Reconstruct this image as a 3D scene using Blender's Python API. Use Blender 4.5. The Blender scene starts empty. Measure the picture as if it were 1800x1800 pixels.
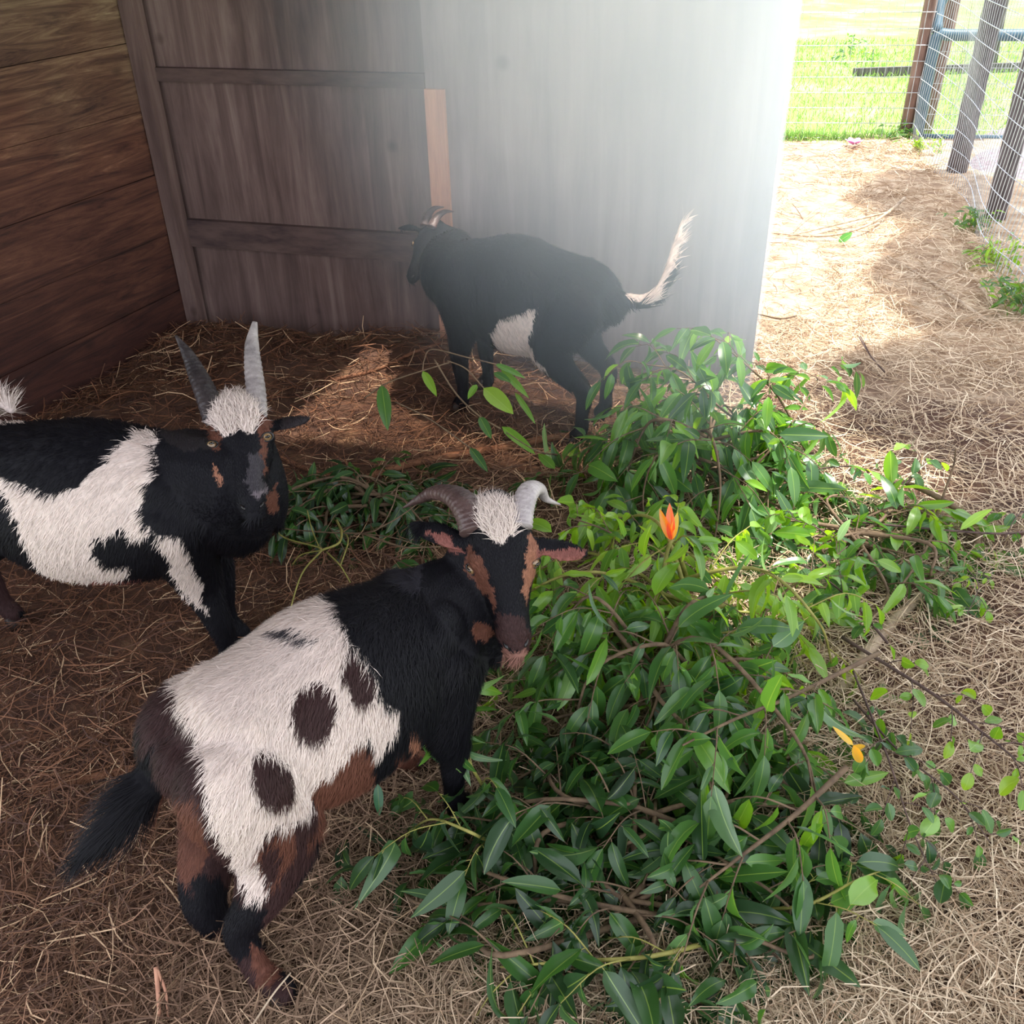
import bpy, bmesh, math, random
import numpy as np
from mathutils import Vector, Matrix, noise
from mathutils.bvhtree import BVHTree

SC = bpy.context.scene
COL = SC.collection
RNG = np.random.default_rng(7)

# ------------------------------------------------------------------ camera
YAW, PITCH, ROLL, FPX, CAMH = 17.0, 33.2, -1.5, 1700.0, 1.6
def rotm(a, ax): return np.array(Matrix.Rotation(math.radians(a), 3, ax))
RC = rotm(YAW, 'Z') @ rotm(90 - PITCH, 'X') @ rotm(ROLL, 'Z')
CAM = np.array([0, 0, CAMH])
cd = bpy.data.cameras.new('camera'); co = bpy.data.objects.new('camera', cd); COL.objects.link(co)
m4 = Matrix(RC.tolist()).to_4x4(); m4.translation = Vector((0, 0, CAMH)); co.matrix_world = m4
cd.sensor_width = 36; cd.sensor_height = 36; cd.lens = 36 * FPX / 1800; cd.clip_start = .05; cd.clip_end = 200
SC.camera = co
# ------------------------------------------------------------------ light
w = bpy.data.worlds.new('sky'); SC.world = w; w.use_nodes = True
wb = w.node_tree.nodes['Background']; wb.inputs[0].default_value = (.86, .89, 1.0, 1); wb.inputs[1].default_value = 2.9
sd = bpy.data.lights.new('sun', 'SUN'); sd.energy = 11; sd.angle = math.radians(1.2); sd.color = (1, .97, .90)
so = bpy.data.objects.new('sun', sd); COL.objects.link(so)
SUN_FROM = Vector((.28, .10, 1.0)).normalized()          # direction towards the sun
so.rotation_euler = SUN_FROM.to_track_quat('Z', 'Y').to_euler()
SC.cycles.volume_bounces = 2
SC.view_settings.view_transform = 'Standard'; SC.view_settings.look = 'None'
SC.view_settings.exposure = 0.0; SC.view_settings.gamma = 1; SC.view_settings.use_curve_mapping = False

# ------------------------------------------------------------------ helpers
def ray(px, py): return RC @ np.array([(px - 900) / FPX, -(py - 900) / FPX, -1.0])
def P(px, py, z=0.0):
    d = ray(px, py); return CAM + d * (z - CAMH) / d[2]
def PD(px, py, d): return CAM + ray(px, py) * d
def depth(p): return -(RC.T @ (np.asarray(p) - CAM))[2]
def PV(px, py, a, b):
    """point of the vertical plane through ground points a, b"""
    n = np.array([-(b[1] - a[1]), b[0] - a[0], 0]); d = ray(px, py)
    return CAM + d * (n @ (np.array([a[0], a[1], 0]) - CAM)) / (n @ d)
def proj(V):
    q = (np.asarray(V) - CAM) @ RC
    return np.stack([900 + FPX * q[:, 0] / -q[:, 2], 900 - FPX * q[:, 1] / -q[:, 2]], 1)
def ground_h(x, y):
    x = np.asarray(x, float); y = np.asarray(y, float)
    h = .012 * np.sin(3.1 * x + 1.3 * np.sin(2.2 * y)) * np.sin(2.7 * y + .6) + .008 * np.sin(7.3 * x + 2) * np.sin(6.1 * y + 1)
    h = h + .10 * np.exp(-(((x + 1.35) / .38) ** 2 + ((y - 3.25) / .22) ** 2)) + .07 * np.exp(-(((x + 2.2) / .3) ** 2 + ((y - 3.2) / .25) ** 2))
    h = h + .035 * np.exp(-(((x + .1) / .28) ** 2 + ((y - .95) / .16) ** 2))
    return h

def srgb(r, g, b):
    f = lambda c: (c / 255 / 12.92) if c / 255 <= .04045 else ((c / 255 + .055) / 1.055) ** 2.4
    return (f(r), f(g), f(b))

def link(name, me, mat=None, parent=None):
    o = bpy.data.objects.new(name, me); COL.objects.link(o)
    if mat: me.materials.append(mat)
    if parent: o.parent = parent
    return o
def empty(name, loc, label=None, cat=None, group=None):
    o = bpy.data.objects.new(name, None); COL.objects.link(o); o.location = [float(c) for c in loc]; o.empty_display_size = .1
    return tag(o, label, cat, group)
def tag(o, label=None, cat=None, group=None, kind=None):
    if label: o['label'] = label
    if cat: o['category'] = cat
    if group: o['group'] = group
    if kind: o['kind'] = kind
    return o
def npmesh(name, V, F, cols=None, uv=None, smooth=True, offset=None):
    """V (n,3); F (m,k) same k, or list of lists"""
    V = np.asarray(V, np.float32)
    if offset is not None: V = V - np.asarray(offset, np.float32)
    me = bpy.data.meshes.new(name)
    if isinstance(F, np.ndarray):
        m, k = F.shape
        me.vertices.add(len(V)); me.vertices.foreach_set('co', V.ravel())
        me.loops.add(m * k); me.loops.foreach_set('vertex_index', F.ravel().astype(np.int32))
        me.polygons.add(m); me.polygons.foreach_set('loop_start', np.arange(0, m * k, k, dtype=np.int32))
        me.update(calc_edges=True)
    else:
        me.from_pydata([tuple(map(float, v)) for v in V], [], F)
    me.validate()
    if smooth: me.polygons.foreach_set('use_smooth', np.ones(len(me.polygons), bool))
    if cols is not None:
        a = me.color_attributes.new('Col', 'FLOAT_COLOR', 'POINT')
        c = np.ones((len(V), 4), np.float32); c[:, :3] = cols; a.data.foreach_set('color', c.ravel())
    if uv is not None:
        a = me.attributes.new('LUV', 'FLOAT2', 'POINT'); a.data.foreach_set('vector', np.asarray(uv, np.float32).ravel())
    me.update(); return me

class MB:
    def __init__(s): s.V = []; s.F = []
    def box(s, c, half, ax=None):
        ax = ax or (np.array([1, 0, 0]), np.array([0, 1, 0]), np.array([0, 0, 1])); b = len(s.V)
        for i in (-1, 1):
            for j in (-1, 1):
                for k in (-1, 1): s.V.append(np.asarray(c) + ax[0] * half[0] * i + ax[1] * half[1] * j + ax[2] * half[2] * k)
        for f in ((0, 1, 3, 2), (4, 6, 7, 5), (0, 4, 5, 1), (2, 3, 7, 6), (0, 2, 6, 4), (1, 5, 7, 3)): s.F.append([b + q for q in f])
        return s
    def tube(s, pts, rad, n=6, flat=1.0):
        pts = [np.asarray(p, float) for p in pts]; N = len(pts); b = len(s.V)
        rad = [rad] * N if np.isscalar(rad) else rad
        up = np.array([.13, .21, .97]); 
        for i, p in enumerate(pts):
            t = pts[min(i + 1, N - 1)] - pts[max(i - 1, 0)]; t = t / (np.linalg.norm(t) + 1e-9)
            a = np.cross(t, up); 
            if np.linalg.norm(a) < .1: a = np.cross(t, [1, 0, 0])
            a /= np.linalg.norm(a); c = np.cross(a, t); up = c
            for k in range(n):
                g = 2 * math.pi * k / n; s.V.append(p + rad[i] * (math.cos(g) * a + flat * math.sin(g) * c))
        for i in range(N - 1):
            for k in range(n): s.F.append([b + i * n + k, b + i * n + (k + 1) % n, b + (i + 1) * n + (k + 1) % n, b + (i + 1) * n + k])
        s.F.append([b + k for k in range(n)][::-1]); s.F.append([b + (N - 1) * n + k for k in range(n)])
        return s
    def build(s, name, mat, parent=None, smooth=False, offset=None):
        me = npmesh(name, np.array(s.V), s.F, smooth=smooth, offset=offset)
        return link(name, me, mat, parent)

def catmull(pts, n):
    pts = [np.asarray(p, float) for p in pts]; Q = [2 * pts[0] - pts[1]] + pts + [2 * pts[-1] - pts[-2]]; out = []
    for i in range(1, len(Q) - 2):
        for k in range(n):
            t = k / n; a, b, c, d = Q[i - 1:i + 3]
            out.append(.5 * (2 * b + (c - a) * t + (2 * a - 5 * b + 4 * c - d) * t * t + (3 * b - a - 3 * c + d) * t ** 3))
    out.append(pts[-1]); return out

# ------------------------------------------------------------------ materials
def mat(name):
    m = bpy.data.materials.new(name); m.use_nodes = True; nt = m.node_tree
    return m, nt, nt.nodes['Principled BSDF'], nt.nodes, nt.links
def N(nodes, t, **kw):
    n = nodes.new(t)
    for k, v in kw.items():
        if k in n.inputs: n.inputs[k].default_value = v
        else: setattr(n, k, v)
    return n
def ramp(nodes, stops):
    r = nodes.new('ShaderNodeValToRGB'); e = r.color_ramp.elements
    while len(e) < len(stops): e.new(.5)
    for q, (p, c) in zip(e, stops): q.position = p; q.color = (*c, 1)
    return r
def noisy(name, stops, scale=5, detail=6, rough=.8, stretch=(1, 1, 1), bump=.2, bscale=None, metallic=0, spec=.3):
    m, nt, b, ns, ls = mat(name)
    tc = N(ns, 'ShaderNodeTexCoord'); mp = N(ns, 'ShaderNodeMapping'); mp.inputs['Scale'].default_value = stretch
    nz = N(ns, 'ShaderNodeTexNoise', Scale=scale, Detail=detail, Roughness=.62); r = ramp(ns, stops)
    ls.new(tc.outputs['Object'], mp.inputs[0]); ls.new(mp.outputs[0], nz.inputs['Vector']); ls.new(nz.outputs[0], r.inputs[0]); ls.new(r.outputs[0], b.inputs['Base Color'])
    b.inputs['Roughness'].default_value = rough; b.inputs['Metallic'].default_value = metallic; b.inputs['Specular IOR Level'].default_value = spec
    if bump:
        bp = N(ns, 'ShaderNodeBump', Strength=bump, Distance=.01); n2 = N(ns, 'ShaderNodeTexNoise', Scale=bscale or scale * 3, Detail=5)
        ls.new(mp.outputs[0], n2.inputs['Vector']); ls.new(n2.outputs[0], bp.inputs['Height']); ls.new(bp.outputs[0], b.inputs['Normal'])
    return m
def attr_mat(name, rough=.8, spec=.2, vary=0, transl=0, sheen=0):
    m, nt, b, ns, ls = mat(name)
    a = N(ns, 'ShaderNodeAttribute', attribute_name='Col'); ls.new(a.outputs['Color'], b.inputs['Base Color'])
    b.inputs['Roughness'].default_value = rough; b.inputs['Specular IOR Level'].default_value = spec
    if sheen: b.inputs['Sheen Weight'].default_value = sheen
    if transl:
        t = N(ns, 'ShaderNodeBsdfTranslucent'); mx = N(ns, 'ShaderNodeMixShader'); mx.inputs[0].default_value = transl
        ls.new(a.outputs['Color'], t.inputs[0]); ls.new(b.outputs[0], mx.inputs[1]); ls.new(t.outputs[0], mx.inputs[2]); ls.new(mx.outputs[0], ns['Material Output'].inputs[0])
    return m

def plank_material():
    m, nt, b, ns, ls = mat('stained_boards')
    tc = N(ns, 'ShaderNodeTexCoord'); mp = N(ns, 'ShaderNodeMapping'); mp.inputs['Scale'].default_value = (.9, .9, 11)
    nz = N(ns, 'ShaderNodeTexNoise', Scale=2.0, Detail=10, Roughness=.74, Distortion=1.6)
    r = ramp(ns, [(.34, srgb(58, 40, 36)), (.48, srgb(104, 80, 66)), (.6, srgb(132, 110, 90)), (.74, srgb(176, 164, 136))])
    ls.new(tc.outputs['Object'], mp.inputs[0]); ls.new(mp.outputs[0], nz.inputs['Vector']); ls.new(nz.outputs[0], r.inputs[0])
    # darker, redder boards low down on the wall, grey-green ones above
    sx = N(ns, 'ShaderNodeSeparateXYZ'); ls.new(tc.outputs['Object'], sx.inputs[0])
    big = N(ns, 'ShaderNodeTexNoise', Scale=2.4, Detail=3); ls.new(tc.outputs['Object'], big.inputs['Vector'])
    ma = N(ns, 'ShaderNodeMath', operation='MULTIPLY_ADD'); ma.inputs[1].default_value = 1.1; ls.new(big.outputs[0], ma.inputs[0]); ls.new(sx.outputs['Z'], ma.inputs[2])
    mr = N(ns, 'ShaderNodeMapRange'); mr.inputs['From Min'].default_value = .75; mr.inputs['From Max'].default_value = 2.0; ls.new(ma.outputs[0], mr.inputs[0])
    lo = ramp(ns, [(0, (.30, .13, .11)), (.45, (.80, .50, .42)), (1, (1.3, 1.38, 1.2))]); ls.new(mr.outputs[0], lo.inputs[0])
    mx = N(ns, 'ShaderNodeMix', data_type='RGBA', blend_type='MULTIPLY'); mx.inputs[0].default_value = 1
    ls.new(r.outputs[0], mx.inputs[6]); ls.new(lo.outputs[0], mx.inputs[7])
    # knots
    vo = N(ns, 'ShaderNodeTexVoronoi', Scale=3.2); mp2 = N(ns, 'ShaderNodeMapping'); mp2.inputs['Scale'].default_value = (1, 1, 1.9)
    ls.new(tc.outputs['Object'], mp2.inputs[0]); ls.new(mp2.outputs[0], vo.inputs['Vector'])
    kr = ramp(ns, [(.05, (.18, .13, .12)), (.13, (1, 1, 1))]); ls.new(vo.outputs['Distance'], kr.inputs[0])
    mk = N(ns, 'ShaderNodeMix', data_type='RGBA', blend_type='MULTIPLY'); mk.inputs[0].default_value = .8
    ls.new(mx.outputs[2], mk.inputs[6]); ls.new(kr.outputs[0], mk.inputs[7]); ls.new(mk.outputs[2], b.inputs['Base Color'])
    bp = N(ns, 'ShaderNodeBump', Strength=.5, Distance=.006); ls.new(nz.outputs[0], bp.inputs['Height']); ls.new(bp.outputs[0], b.inputs['Normal'])
    b.inputs['Roughness'].default_value = .75
    return m
def ply_material(name, c1, c2, c3):
    m, nt, b, ns, ls = mat(name)
    tc = N(ns, 'ShaderNodeTexCoord'); mp = N(ns, 'ShaderNodeMapping'); mp.inputs['Scale'].default_value = (9, 9, .8)
    nz = N(ns, 'ShaderNodeTexNoise', Scale=2.0, Detail=8, Roughness=.65, Distortion=.4)
    r = ramp(ns, [(.3, c1), (.52, c2), (.75, c3)])
    ls.new(tc.outputs['Object'], mp.inputs[0]); ls.new(mp.outputs[0], nz.inputs['Vector']); ls.new(nz.outputs[0], r.inputs[0])
    vo = N(ns, 'ShaderNodeTexVoronoi', Scale=2.6); ls.new(tc.outputs['Object'], vo.inputs['Vector'])
    kr = ramp(ns, [(.03, (.3, .25, .22)), (.08, (1, 1, 1))]); ls.new(vo.outputs['Distance'], kr.inputs[0])
    st = N(ns, 'ShaderNodeTexNoise', Scale=2.2, Detail=4); ls.new(tc.outputs['Object'], st.inputs['Vector'])
    sr = ramp(ns, [(.35, (.6, .55, .55)), (.6, (1, 1, 1))]); ls.new(st.outputs[0], sr.inputs[0])
    m1 = N(ns, 'ShaderNodeMix', data_type='RGBA', blend_type='MULTIPLY'); m1.inputs[0].default_value = .8
    m2 = N(ns, 'ShaderNodeMix', data_type='RGBA', blend_type='MULTIPLY'); m2.inputs[0].default_value = .8
    ls.new(r.outputs[0], m1.inputs[6]); ls.new(kr.outputs[0], m1.inputs[7]); ls.new(m1.outputs[2], m2.inputs[6]); ls.new(sr.outputs[0], m2.inputs[7]); ls.new(m2.outputs[2], b.inputs['Base Color'])
    bp = N(ns, 'ShaderNodeBump', Strength=.25, Distance=.004); ls.new(nz.outputs[0], bp.inputs['Height']); ls.new(bp.outputs[0], b.inputs['Normal'])
    b.inputs['Roughness'].default_value = .8
    return m
M = {}
M['boards'] = plank_material()
M['ply'] = ply_material('weathered_plywood', srgb(78, 60, 56), srgb(112, 90, 84), srgb(142, 122, 114))
M['ply2'] = ply_material('grey_plywood', srgb(112, 98, 98), srgb(138, 124, 122), srgb(156, 144, 142))
M['batten'] = noisy('batten_wood', [(.3, srgb(64, 50, 50)), (.7, srgb(104, 84, 78))], 6, stretch=(1, 1, 4))
M['stud'] = noisy('pale_pine', [(.3, srgb(170, 120, 98)), (.7, srgb(200, 150, 122))], 8, stretch=(6, 6, .6))
M['roof'] = noisy('roof_deck', [(.3, srgb(70, 58, 50)), (.7, srgb(104, 88, 76))], 4, stretch=(1, 6, 1))
def floor_material():
    m, nt, b, ns, ls = mat('bedding_and_sand'); tc = N(ns, 'ShaderNodeTexCoord'); nz = N(ns, 'ShaderNodeTexNoise', Scale=9, Detail=8, Roughness=.65); ls.new(tc.outputs['Object'], nz.inputs['Vector'])
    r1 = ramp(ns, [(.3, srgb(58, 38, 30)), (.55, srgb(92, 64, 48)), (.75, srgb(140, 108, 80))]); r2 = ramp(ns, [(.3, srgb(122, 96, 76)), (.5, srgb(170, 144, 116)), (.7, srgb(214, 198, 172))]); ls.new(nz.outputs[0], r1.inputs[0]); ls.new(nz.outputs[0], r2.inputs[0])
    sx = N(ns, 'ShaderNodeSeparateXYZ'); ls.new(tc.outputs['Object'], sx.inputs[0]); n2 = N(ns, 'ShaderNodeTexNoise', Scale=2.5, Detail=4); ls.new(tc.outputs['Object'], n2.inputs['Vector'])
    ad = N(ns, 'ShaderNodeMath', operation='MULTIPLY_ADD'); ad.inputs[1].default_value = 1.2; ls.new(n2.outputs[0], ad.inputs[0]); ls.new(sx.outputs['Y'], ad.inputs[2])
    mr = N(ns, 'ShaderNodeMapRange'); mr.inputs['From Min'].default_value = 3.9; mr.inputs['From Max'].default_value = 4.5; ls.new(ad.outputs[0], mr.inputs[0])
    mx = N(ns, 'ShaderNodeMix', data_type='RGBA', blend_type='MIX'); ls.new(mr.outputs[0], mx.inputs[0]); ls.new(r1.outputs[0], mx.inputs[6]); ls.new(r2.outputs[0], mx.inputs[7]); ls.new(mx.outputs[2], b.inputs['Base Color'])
    bp = N(ns, 'ShaderNodeBump', Strength=.6, Distance=.01); ls.new(nz.outputs[0], bp.inputs['Height']); ls.new(bp.outputs[0], b.inputs['Normal']); b.inputs['Roughness'].default_value = .95
    return m
M['soil'] = floor_material()
M['grassland'] = noisy('lawn', [(.30, srgb(104, 140, 62)), (.5, srgb(132, 166, 84)), (.7, srgb(172, 180, 126))], 1.6, 8, .95, bump=.5, bscale=30)
M['sand'] = noisy('pale_sand', [(.3, srgb(206, 190, 160)), (.7, srgb(232, 220, 196))], 9, 7, .95, bump=.4)
M['mulch'] = noisy('purple_mulch', [(.3, srgb(96, 86, 92)), (.7, srgb(160, 146, 152))], 30, 6, .95, bump=.6)
M['post_brown'] = noisy('brown_post', [(.3, srgb(96, 74, 66)), (.7, srgb(146, 120, 108))], 9, stretch=(6, 6, .7))
M['post_grey'] = noisy('weathered_post', [(.3, srgb(62, 58, 62)), (.7, srgb(112, 104, 106))], 9, stretch=(6, 6, .6))
M['gate'] = noisy('painted_gate_steel', [(.3, srgb(58, 82, 96)), (.7, srgb(82, 108, 122))], 6, rough=.45, bump=0)
M['wire'] = noisy('galvanised_wire', [(.3, srgb(150, 156, 160)), (.7, srgb(196, 200, 204))], 20, rough=.45, bump=0, metallic=.3, spec=.5)
M['coat'] = attr_mat('goat_hair', .6, .18)
M['skin'] = attr_mat('goat_skin', .75, .2)
M['horn_dark'] = noisy('dark_horn', [(.3, srgb(52, 38, 38)), (.7, srgb(98, 76, 72))], 12, 5, .42, (1, 1, 1), .5, 60, spec=.5)
M['horn_pale'] = noisy('pale_horn', [(.3, srgb(132, 122, 124)), (.7, srgb(190, 180, 176))], 12, 5, .42, (1, 1, 1), .5, 60, spec=.5)
M['horn_grey'] = noisy('grey_horn', [(.3, srgb(86, 80, 82)), (.7, srgb(170, 160, 156))], 12, 5, .42, (1, 1, 1), .5, 60, spec=.5)
M['horn_black'] = noisy('black_horn', [(.3, srgb(34, 30, 32)), (.7, srgb(66, 58, 58))], 12, 5, .45, (1, 1, 1), .5, 60, spec=.5)
M['hoof'] = noisy('hoof', [(.3, srgb(28, 22, 20)), (.7, srgb(58, 46, 40))], 20, rough=.5)
M['nostril'] = noisy('nostril_black', [(.3, (.004, .003, .003)), (.7, (.012, .009, .009))], 20, rough=.35, spec=.5)
M['pupil'] = noisy('pupil_black', [(.3, (.002, .002, .002)), (.7, (.005, .005, .005))], 20, rough=.08, bump=0, spec=.7)
M['iris'] = noisy('amber_iris', [(.3, srgb(92, 70, 50)), (.7, srgb(140, 112, 76))], 60, rough=.1, bump=0, spec=.7)
M['straw'] = attr_mat('straw_blades', .7, .25)
M['blade'] = attr_mat('grass_blades', .7, .2, transl=.3)
M['twig_brown'] = noisy('twig_bark', [(.3, srgb(74, 58, 46)), (.7, srgb(128, 106, 82))], 30, rough=.8)
M['twig_green'] = noisy('green_twig', [(.3, srgb(112, 110, 50)), (.7, srgb(160, 152, 84))], 30, rough=.6)
M['log'] = noisy('pale_bark', [(.3, srgb(128, 108, 88)), (.7, srgb(196, 176, 150))], 20, rough=.85, bump=.5)
M['log_red'] = noisy('reddish_bark', [(.3, srgb(110, 72, 52)), (.7, srgb(152, 106, 78))], 20, rough=.85, bump=.5)
M['dark_twig'] = noisy('dark_twig', [(.3, srgb(58, 44, 42)), (.7, srgb(104, 84, 76))], 30, rough=.8)
M['petal'] = noisy('pink_petal', [(.3, srgb(214, 120, 214)), (.7, srgb(236, 160, 232))], 12, rough=.6, bump=0)
def leaf_material(name, trans):
    m, nt, b, ns, ls = mat(name)
    a = N(ns, 'ShaderNodeAttribute', attribute_name='Col'); u = N(ns, 'ShaderNodeAttribute', attribute_name='LUV')
    sx = N(ns, 'ShaderNodeSeparateXYZ'); ls.new(u.outputs['Vector'], sx.inputs[0])
    ab = N(ns, 'ShaderNodeMath', operation='ABSOLUTE'); ls.new(sx.outputs['Y'], ab.inputs[0])
    rr = ramp(ns, [(.015, (.5, .5, .5)), (.05, (0, 0, 0))]); ls.new(ab.outputs[0], rr.inputs[0])
    vein = N(ns, 'ShaderNodeMix', data_type='RGBA', blend_type='MIX'); vein.inputs[7].default_value = (*srgb(150, 180, 84), 1)
    ls.new(rr.outputs[0], vein.inputs[0]); ls.new(a.outputs['Color'], vein.inputs[6])
    # pale matt underside
    ge = N(ns, 'ShaderNodeNewGeometry'); un = N(ns, 'ShaderNodeMix', data_type='RGBA', blend_type='MIX')
    hs = N(ns, 'ShaderNodeHueSaturation', Saturation=.8, Value=1.55); ls.new(vein.outputs[2], hs.inputs['Color'])
    ls.new(ge.outputs['Backfacing'], un.inputs[0]); ls.new(vein.outputs[2], un.inputs[6]); ls.new(hs.outputs[0], un.inputs[7])
    ls.new(un.outputs[2], b.inputs['Base Color'])
    b.inputs['Roughness'].default_value = .30; b.inputs['Specular IOR Level'].default_value = .6
    t = N(ns, 'ShaderNodeBsdfTranslucent'); h2 = N(ns, 'ShaderNodeHueSaturation', Hue=.475, Saturation=1.15, Value=2.6); ls.new(vein.outputs[2], h2.inputs['Color']); ls.new(h2.outputs[0], t.inputs[0])
    mx = N(ns, 'ShaderNodeMixShader'); mx.inputs[0].default_value = trans
    ls.new(b.outputs[0], mx.inputs[1]); ls.new(t.outputs[0], mx.inputs[2]); ls.new(mx.outputs[0], ns['Material Output'].inputs[0])
    return m
M['leaf'] = leaf_material('glossy_leaf', .38)

# ------------------------------------------------------------------ setting
L0, L1, R1 = P(20, 752), P(345, 575), P(1318, 668)
L0 = L0 + (L0 - L1) * 1.2
ROOF_Z = 2.35
def unit(v): v = np.asarray(v, float); return v / np.linalg.norm(v)
dl = unit(L1 - L0); db = unit(R1 - L1); UP = np.array([0, 0, 1.0])
nl = np.array([dl[1], -dl[0], 0]); nb = np.array([db[1], -db[0], 0])   # into the shed
# boards of the left wall
mb = MB(); LL = np.linalg.norm(L1 - L0); z = -.05; k = 0
while z < ROOF_Z:
    hh = .235; c = (L0 + L1) / 2 + UP * (z + hh / 2) - nl * (.02 + .003 * (k % 2))
    mb.box(c, (LL / 2, .02, hh / 2 - .0012), (dl, nl, UP)); z += hh; k += 1
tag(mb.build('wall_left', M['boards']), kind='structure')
mb = MB(); mb.box((L0 + L1) / 2 + UP * 1.1 - nl * .055, (LL / 2, .012, 1.25), (dl, nl, UP)); tag(mb.build('wall_left_backing', M['batten']), kind='structure').name = 'wall_left'
# back wall, left sheet
S = PV(757, 300, L1, R1); S[2] = 0
def sheet(a, b, z0, z1, th=.018, off=0):
    m_ = MB(); a = np.array([a[0], a[1], 0]); b = np.array([b[0], b[1], 0])
    m_.box((a + b) / 2 + UP * (z0 + z1) / 2 + nb * off, (np.linalg.norm(b - a) / 2, th / 2, (z1 - z0) / 2), (unit(b - a), nb, UP)); return m_
tag(sheet(L1 - db * .1, S, -.05, ROOF_Z, off=-.03).build('wall_back', M['ply']), kind='structure')
za = PV(520, 137, L1, R1)[2]; zb = PV(560, 425, L1, R1)[2]; hb = abs(PV(520, 125, L1, R1)[2] - PV(520, 150, L1, R1)[2]) / 2
tag(sheet(L1, S, za - hb, za + hb, .03, -.01).build('trim_1', M['batten']), kind='structure')
tag(sheet(L1, S, zb - .055, zb + .055, .03, -.01).build('trim_2', M['batten']), kind='structure')
# stud at the joint, then the right-hand sheet that ends at the opening
S2 = PV(790, 300, L1, R1); S2[2] = 0
tag(sheet(S, S2, 0, za - hb, .03, .0).build('trim_3', M['stud']), kind='structure')
Z72 = PV(1382, 72, L1, R1)[2]; RU = R1 - db * .035
w_ = sheet(S, R1, -.05, Z72, .018, -.012); q = sheet(S, RU, Z72, ROOF_Z, .018, -.012); b_ = len(w_.V); w_.V += q.V; w_.F += [[i + b_ for i in f] for f in q.F]
tag(w_.build('wall_right', M['ply2']), kind='structure')
# left post at the corner
cp = MB().box(L1 + nl * .03 + nb * .02 + UP * 1.15, (.03, .03, 1.2), (dl, nl, UP)); tag(cp.build('trim_4', M['ply']), kind='structure')
# roof over the pen, open to the right and behind the camera
def poly_slab(pts, z, th):
    n_ = len(pts); V = [(p[0], p[1], z) for p in pts] + [(p[0], p[1], z + th) for p in pts]
    F = [list(range(n_))[::-1], [n_ + i for i in range(n_)]] + [[i, (i + 1) % n_, n_ + (i + 1) % n_, n_ + i] for i in range(n_)]
    m_ = MB(); m_.V = [np.array(v) for v in V]; m_.F = F; return m_
LB_ = np.linalg.norm(R1 - L1)
ROOF = [L0 - nl * .1 - dl * .6, L1 - nl * .1 + dl * .25, L1 + db * (LB_ - .82) + dl * .25, L1 + db * (LB_ - .82) - dl * .62, L1 + db * 3.15 - dl * .62, L1 + db * 3.15 - dl * 4.6]  # back right notch shaped to let sun onto the added veil
tag(poly_slab(ROOF, ROOF_Z, .08).build('ceiling', M['roof']), kind='structure')

# ground: bedding floor (curved sheet) and lawn beyond
gx = np.linspace(-3.4, 2.6, 150); gy = np.linspace(-.8, 7.75, 190)
X, Y = np.meshgrid(gx, gy); Vg = np.stack([X, Y, ground_h(X, Y)], -1).reshape(-1, 3)
i_ = np.arange(189)[:, None] * 150 + np.arange(149)[None]; Fg = np.stack([i_, i_ + 1, i_ + 151, i_ + 150], -1).reshape(-1, 4)
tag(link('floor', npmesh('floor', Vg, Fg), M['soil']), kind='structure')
tag(poly_slab([(-14, -4), (16, -4), (16, 40), (-14, 40)], -.09, .06).build('ground', M['grassland']), kind='structure')
fa, fb = P(1150, 240), P(1603, 243)
FD = unit(fb - fa)

# ------------------------------------------------------------------ straw
def ribbons(C, D, L, W, col, bend=.25, z_lift=0.02, segs=3, taper=.3, rng=RNG):
    """C centre, D unit direction, L length, W width, col (n,3)"""
    n = len(C); up = np.tile([0, 0, 1.0], (n, 1)); S_ = np.cross(D, up); S_ /= (np.linalg.norm(S_, axis=1, keepdims=True) + 1e-9)
    tw = rng.uniform(-1, 1, (n, 1)); U_ = np.cross(S_, D); Wd = S_ * np.cos(tw) + U_ * np.sin(tw)
    b1 = rng.normal(0, bend, (n, 1)); b2 = rng.normal(0, bend * .5, (n, 1))
    rows = []
    for k in range(segs + 1):
        t = k / segs - .5; c = C + D * (L[:, None] * t) + S_ * (b1 * L[:, None] * (t * t - .08)) + U_ * (b2 * L[:, None] * (t * t - .1))
        wv = Wd * (W[:, None] * (1 - taper * abs(2 * t)) * .5)
        rows += [c - wv, c + wv]
    V = np.stack(rows, 1).reshape(-1, 3); R_ = 2 * (segs + 1); base = np.arange(n)[:, None] * R_
    F = np.concatenate([base + np.array([[2 * k, 2 * k + 1, 2 * k + 3, 2 * k + 2]]) for k in range(segs)], 0)
    return V, F.astype(np.int32), np.repeat(col, R_, 0)
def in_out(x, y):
    """0 under the shed's shade painted into the straw, 1 on paler straw outside"""
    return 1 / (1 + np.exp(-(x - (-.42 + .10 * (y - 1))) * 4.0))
def right_limit(y):   # fence line on the right
    ys = [0, 4.3, 5.8, 6.9, 7.75, 9]; xs = [1.02, .98, .93, .82, .68, .5]; return np.interp(y, ys, xs)
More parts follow.
